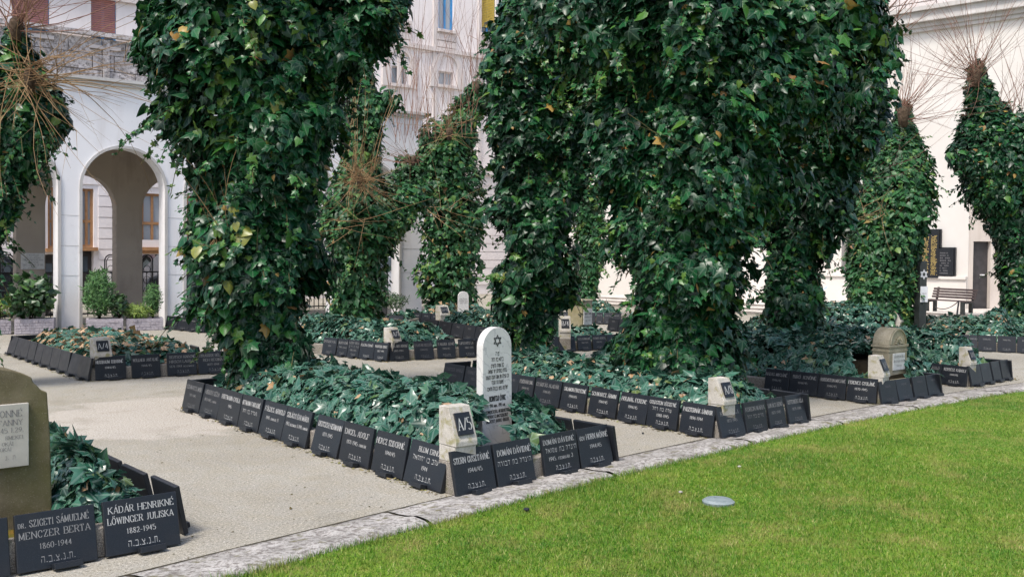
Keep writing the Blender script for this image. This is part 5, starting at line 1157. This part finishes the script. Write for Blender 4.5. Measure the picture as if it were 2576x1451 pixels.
def shrub(name, o, w_, h, n, size, mat, tp, lab, cone=0, seed=1, stems=True, up=.4, grp=None):
    R = np.random.RandomState(seed); r_ = empty(name, tuple(o)); tag(r_, lab, 'shrub', grp); d = sphere_dirs(n, R); rr = R.rand(n) ** .45
    zz = (d[:, 2] * rr + 1) / 2; k = 1 - cone * zz; p = np.stack([d[:, 0] * rr * w_ / 2 * k, d[:, 1] * rr * w_ / 2 * k, .06 + zz * h], 1)
    p *= (.82 + .4 * fbm(p * 7 + seed * 5, 2))[:, None]
    Nn = d * .6 + np.array([0, 0, .5]) + R.randn(n, 3) * .5; T = d * .8 + np.array([0, 0, up]) + R.randn(n, 3) * .4; S = size * np.exp(R.randn(n) * .25)
    tag(link('foliage', leaves_mesh('foliage', p, Nn, T, S, R.rand(n), tp, M[mat]), r_), kind='stuff')
    m = MB()
    for k in range(7): a = R.rand() * 2 * PI; m.tube([(0, 0, -.02), (math.cos(a) * w_ * .1, math.sin(a) * w_ * .1, h * .3), (math.cos(a) * w_ * .3, math.sin(a) * w_ * .3, h * .75)], [.012, .009, .004], 5)
    m.obj('stem', M['bark'], r_, fix=False)
p0 = planter(-30, 28, 806, 843, 'grey split-face planter cut by the left picture edge')
shrub('shrub', p0, .5, .35, 260, .10, 'lime', NEEDLE, 'wispy grass in the planter at the left picture edge', seed=3, up=1.2)
p1 = planter(36, 136, 803, 842, 'grey split-face planter under the dark leafy shrub in the first arch')
shrub('shrub', p1 + Vector((-.08, 0, 0)), .80, .80, 620, .105, 'shrub', HEART, 'dark broad-leaved shrub in the planter of the first arch', seed=4)
p2 = planter(216, 310, 803, 835, 'grey split-face planter under the round conifer in the second arch')
shrub('shrub', p2 + Vector((-.1, 0, 0)), .72, .88, 3800, .085, 'conifer', NEEDLE, 'bushy green conifer in the planter of the second arch', cone=.5, seed=5, up=1.3)
shrub('shrub', p2 + Vector((.26, .05, 0)), .34, .45, 300, .06, 'shrub', TRI3, 'small dark shrub at the right side of the conifer', seed=6)
p3 = planter(318, 411, 802, 832, 'grey split-face planter under the lime-green shrub beside the second pier')
shrub('shrub', p3 + Vector((-.12, 0, -.03)), .62, .26, 1300, .07, 'lime', NEEDLE, 'low lime-green shrub spilling over the planter by the second pier', seed=7, up=.1)
shrub('shrub', p3 + Vector((.14, .05, 0)), .36, .62, 1300, .06, 'conifer', NEEDLE, 'slim upright green shrub behind the lime-green one', seed=8, up=1.3)
shrub('shrub', P(993, 786, 22.5) * 1.0, .62, .36, 900, .075, 'shrub', NEEDLE, 'low dark bush at the foot of the far centre pier', seed=9, up=.8)
q_ = P(963, 800, 21.5); r_ = empty('bollard', (q_.x, q_.y, 0)); tag(r_, 'dark square bollard with a round finial by the far fence', 'bollard'); m = MB(); m.box(-.09, .09, -.09, .09, 0, .42); m.obj('post', M['iron'], r_, bevel=.01); m = MB(); m.lathe([(.05, .42), (.10, .47), (.11, .53), (.07, .6), (.02, .63)], 12); m.obj('finial', M['iron'], r_, smooth=True)

# =================================================================== BENCH, SIGN POST, HANDRAIL
bl, br_ = P(2330, 783, 24.0), P(2440, 783, 22.9); bd = Vector((br_.x - bl.x, br_.y - bl.y, 0)); bw = bd.length / .70; bd.normalize(); zt = bl.z
r_ = empty('park_bench', mw=stone_frame(Vector(((bl.x + br_.x) / 2, (bl.y + br_.y) / 2, TERR)), bd) @ Matrix.Scale(.70, 4)); tag(r_, 'dark slatted bench on the terrace against the white right wall', 'bench')
for i in range(4):
    m = MB(); z = .50 + i * .088; y = .26 + i * .03; m.box(-bw / 2, bw / 2, y, y + .03, z, z + .07); m.obj('back_slat', M['bench_wood'], r_, bevel=.004, seg=1)
for i in range(4):
    m = MB(); y = -.2 + i * .115; m.box(-bw / 2, bw / 2, y, y + .095, .42, .45); m.obj('seat_slat', M['bench_wood'], r_, bevel=.004, seg=1)
for x in (-bw / 2 + .1, bw / 2 - .22):
    m = MB(); m.box(x, x + .13, -.2, -.12, 0, .419); m.box(x, x + .13, .2, .26, 0, .419); m.box(x, x + .13, -.119, .199, .36, .419); m.obj('leg', M['steel'], r_); m = MB(); m.hexa([(x + .02, .30, .42), (x + .10, .30, .42), (x + .10, .33, .42), (x + .02, .33, .42), (x + .02, .40, .86), (x + .10, .40, .86), (x + .10, .43, .86), (x + .02, .43, .86)]); m.obj('back_support', M['steel'], r_)
ps = P(2321, 832, 19.0); hh = ps.z + (832 - 657) * 19.0 / F_PX; r_ = empty('sign_post', mw=stone_frame(Vector((ps.x, ps.y, 0)), Vector((.93, .36, 0)).normalized())); tag(r_, 'dark steel sign pillar with a white star and white plate', 'sign post')
m = MB(); m.prism([(-.085, 0), (.085, 0), (.085, hh), (.0, hh), (-.045, hh - .015), (-.075, hh - .05), (-.085, hh - .1)], 0, .14, 'y'); m.obj('pillar', M['steel'], r_, bevel=.006)
tm = MB(); star(tm, .01, hh - .25, .085, .009); tm.obj('star', M['white_paint'], r_, fix=False)
m = MB(); m.box(-.075, .10, -.014, -.001, hh - .78, hh - .48); pt_ = m.obj('plate', M['white_paint'], r_, bevel=.002, seg=1); tm = MB(); line(tm, 'EMLÉK', .01, hh - .63, .028, .12, y=-.0155); line(tm, 'PARK', .01, hh - .69, .028, .12, y=-.0155); tm.obj('lettering', M['ink_grey'], pt_, fix=False)
a, b = P(2403, 812, 21.5), P(2412, 757, 21.9); r_ = empty('handrail', (a.x, a.y, 0)); tag(r_, 'thin leaning iron rail post with a chain at the terrace steps', 'handrail'); m = MB(); o_ = Vector((a.x, a.y, 0)); m.tube([Vector((a.x, a.y, 0)) - o_, b - o_], [.022, .018], 8); m.obj('post', M['iron'], r_)
m = MB(); e_ = P(2352, 772, 23.0); pts = [b.lerp(e_, t) + Vector((0, 0, -.10 * 4 * t * (1 - t))) - o_ for t in np.linspace(0, 1, 12)]; m.tube(pts, [.010] * 12, 5); m.obj('chain', M['iron'], r_)

# =================================================================== IVY-CLAD POLLARD TREES
TG = 'ivy-clad pollard trees'
NEAR = (HEART, LOBED, TRI3)
ivy_tree('ivy_tree', 'huge dark ivy-clad tree on the left, rising from the bed with the A/5 marker', 'tree',
  [[(655, 1010, 110), (655, 940, 120), (652, 880, 140), (652, 800, 160), (656, 720, 172), (662, 640, 180), (664, 560, 184), (664, 480, 180), (656, 400, 192), (640, 320, 214), (632, 240, 228), (640, 150, 225), (645, 60, 225), (650, -50, 240)],
   [(640, 180, 160), (780, 130, 150), (880, 80, 110), (930, 10, 85), (940, -60, 90)], [(660, 420, 120), (760, 340, 95), (800, 280, 70)], [(570, 120, 120), (450, 110, 75), (420, 40, 55)], [(520, 300, 110), (420, 290, 60)]],
  9.9, 32000, .092, 101, M['ivy'], NEAR, group=TG, core=.38, hole=.46, single=300, twigs=[(535, 628, 9.2, 26, .1, .22, .004, .1, 1.0, 'twig', 71, 0, (0, 0, 0), .04, 'dry_tuft'), (560, 600, 9.25, 5, .5, .9, .006, .8, .6, 'twig', 72, 0, (0, 0, 0), .3)])
ivy_tree('ivy_tree', 'tall ivy-clad tree in the centre behind the arched marble headstone', 'tree',
  [[(1345, 900, 62), (1345, 860, 66), (1345, 780, 96), (1345, 700, 106), (1350, 620, 108), (1348, 540, 110), (1340, 450, 112), (1335, 360, 112), (1320, 270, 108), (1310, 180, 106), (1315, 90, 110), (1350, 0, 130), (1360, -60, 130)], [(1330, 400, 90), (1440, 330, 90), (1530, 260, 100), (1560, 150, 120)], [(1380, 560, 90), (1420, 470, 80), (1450, 400, 80)]],
  12.9, 21000, .098, 102, M['ivy'], NEAR, group=TG, core=.38, hole=.46, single=300, twigs=[])
ivy_tree('ivy_tree', 'broad ivy-clad tree right of centre in the A/8 bed, spreading across the top', 'tree',
  [[(1715, 985, 130), (1715, 940, 150), (1715, 880, 150), (1712, 800, 158), (1712, 720, 165), (1712, 640, 168), (1715, 560, 180), (1740, 470, 200), (1760, 380, 210), (1760, 280, 220), (1750, 180, 220), (1740, 80, 220), (1740, -60, 240)],
   [(1700, 200, 140), (1560, 120, 120), (1450, 40, 120), (1400, -40, 110)], [(1780, 330, 150), (1900, 270, 170), (1990, 160, 190), (2040, 50, 190), (2060, -50, 180)], [(1800, 480, 130), (1900, 440, 120)], [(1690, 420, 130), (1600, 370, 105), (1560, 300, 90)], [(1680, 560, 150), (1640, 470, 130), (1590, 420, 90)], [(1640, 640, 110), (1620, 560, 90)]],
  10.3, 46000, .092, 103, M['ivy'], NEAR, group=TG, core=.38, hole=.455, single=300, twigs=[(1560, 300, 9.3, 2, .8, 1.1, .005, -.45, .15, 'sprig', 75, 0, (.9, -.25, -.1), .2)])
ivy_tree('ivy_tree', 'dark ivy-clad tree behind the broad one, standing in the domed gravestone bed', 'tree',
  [[(1990, 900, 60), (1990, 850, 64), (1985, 780, 78), (1990, 700, 88), (2005, 620, 102), (2020, 540, 112), (2045, 460, 128), (2075, 380, 140), (2095, 280, 150), (2100, 180, 155), (2095, 80, 158), (2070, -30, 170)], [(2080, 300, 110), (2160, 230, 95)]],
  13.0, 22000, .095, 104, M['ivy'], NEAR, group=TG, core=.36, hole=.43, single=300, twigs=[(2240, 70, 13, 16, .8, 2.0, .007, .7, .5, 'twigdark', 76, 0, (.9, 0, .3), .3), (2250, 420, 13, 8, .5, 1.2, .006, .5, .6, 'twigdark', 77, 0, (.8, 0, 0), .3)])
FARL = (TRI3, SIMPLE)
ivy_tree('ivy_tree', 'ivy-clad pollard at the left edge with a twiggy knob', 'tree',
  [[(-100, 840, 75), (-100, 740, 75), (-90, 620, 75), (-55, 520, 75), (-25, 440, 78), (12, 380, 86), (40, 310, 95), (48, 250, 85), (50, 195, 50), (40, 135, 34), (38, 90, 26)], [(5, 400, 72), (0, 480, 55), (-8, 545, 32)], [(60, 310, 80), (110, 290, 45)]],
  11.0, 10500, .088, 105, M['ivy'], (HEART, TRI3), group=TG, core=.6,
  twigs=[(75, 190, 10.6, 56, .7, 2.2, .007, .25, 1.0, 'twig', 81, .07, (.45, -.1, 0), .26, 'shoots', .25), (75, 185, 10.6, 24, .5, 1.1, .006, -.2, 1.0, 'twig', 82, 0, (.3, -.2, -.2), .12, 'shoots', .15), (40, 60, 10.8, 40, .8, 2.0, .008, .6, .9, 'twigdark', 83, .075, (.35, 0, .2), .12)])
ivy_tree('ivy_tree', 'lighter green ivy-clad tree with a round twiggy knob, right of the big left tree', 'tree',
  [[(890, 815, 60), (890, 760, 70), (890, 700, 80), (900, 620, 95), (915, 560, 100), (912, 500, 86), (905, 430, 68), (908, 350, 60), (915, 280, 58), (912, 215, 50), (908, 170, 36)], [(915, 290, 50), (980, 250, 34)], [(920, 580, 80), (990, 540, 58), (1040, 500, 45)], [(890, 620, 80), (850, 560, 60)]],
  17.5, 9500, .098, 106, M['ivy_far'], FARL, group=TG,
  twigs=[(905, 450, 16.4, 120, .35, .95, .006, .0, 1.0, 'twig', 84, .06, (0, -.3, 0), .16), (900, 430, 16.4, 12, 1.6, 2.6, .008, 1.3, .35, 'twig', 85, 0, (-.05, 0, 0), .25), (890, 560, 16.5, 14, .5, 1.3, .006, .1, .9, 'twig', 86, 0, (.2, -.3, -.2), .4)])
ivy_tree('ivy_tree', 'lighter green ivy-clad tree behind the small white headstone, topped with long bare shoots', 'tree',
  [[(1135, 800, 74), (1135, 760, 78), (1135, 700, 82), (1140, 620, 84), (1140, 540, 86), (1130, 470, 92), (1115, 400, 84), (1100, 345, 56)], [(1120, 420, 70), (1060, 430, 60), (1010, 500, 62), (960, 540, 58)], [(1120, 380, 60), (1165, 310, 46), (1190, 260, 36), (1200, 220, 25)]],
  22.5, 9500, .105, 107, M['ivy_far'], FARL, group=TG,
  twigs=[(1130, 330, 21.4, 34, .6, 1.5, .007, .1, 1.0, 'twig', 87, .08, (0, -.3, .1), .2), (1090, 345, 21.9, 52, 2.2, 4.0, .009, 1.7, .42, 'twigdark', 88, 0, (-.05, 0, 0), .85), (1040, 400, 21.6, 22, .8, 1.6, .007, .5, .7, 'twigdark', 89, .06, (-.6, -.2, 0), .2), (1200, 220, 21.9, 20, .8, 2.6, .008, 1.2, .6, 'twigdark', 90, .06, (0, 0, 0), .12), (1080, 520, 20.9, 16, 1.0, 2.2, .007, -.1, 1.0, 'twig', 91, 0, (.2, -.3, 0), .6)])
ivy_tree('ivy_tree', 'column-shaped ivy-clad tree with a bare stub, left of the steel sign post', 'tree',
  [[(2212, 825, 78), (2212, 780, 82), (2215, 720, 86), (2225, 640, 90), (2238, 560, 94), (2252, 480, 90), (2258, 420, 76), (2255, 365, 56), (2270, 325, 26), (2274, 275, 19)], [(2210, 540, 60), (2165, 500, 35)]],
  19.5, 9500, .098, 108, M['ivy_far'], FARL, group=TG, core=.72,
  twigs=[(2272, 282, 19.0, 34, .8, 2.0, .008, .9, .8, 'twigdark', 92, .12, (.45, 0, 0), .12), (2285, 300, 19.0, 14, .9, 2.1, .006, .1, .6, 'twigdark', 93, 0, (1.1, 0, .1), .1), (2200, 540, 18.7, 18, .5, 1.0, .007, 0, .9, 'twig', 94, 0, (-.3, -.4, 0), .35)])
ivy_tree('ivy_tree', 'ivy-clad pollard at the right edge with a crown overhanging the bench', 'tree',
  [[(2572, 830, 52), (2570, 760, 54), (2566, 690, 58), (2562, 620, 60), (2548, 540, 74), (2525, 470, 90), (2500, 410, 92), (2490, 345, 78), (2480, 290, 52), (2468, 245, 38), (2458, 205, 24), (2455, 170, 20)], [(2490, 420, 80), (2430, 390, 50)], [(2520, 420, 100), (2590, 380, 110), (2660, 380, 120)]],
  20.5, 12000, .105, 109, M['ivy'], FARL, group=TG, core=.66,
  twigs=[(2455, 185, 20.0, 46, 1.2, 2.9, .008, .9, .9, 'twigdark', 95, .11, (-.1, 0, 0), .12), (2450, 205, 20.0, 26, 1.0, 2.1, .006, .1, .8, 'twigdark', 96, 0, (-.6, -.2, .1), .1), (2540, 280, 20.2, 20, 1.0, 2.3, .007, 1.0, .6, 'twigdark', 97, 0, (.4, 0, .2), .3)])
ivy_tree('ivy_tree', 'small ivy-clad tree far away between the centre and broad trees', 'tree',
  [[(1470, 800, 30), (1475, 740, 36), (1485, 660, 42), (1490, 600, 45), (1475, 540, 45), (1480, 470, 40)]], 24.0, 3500, .105, 110, M['ivy_far'], (SIMPLE,), group=TG)
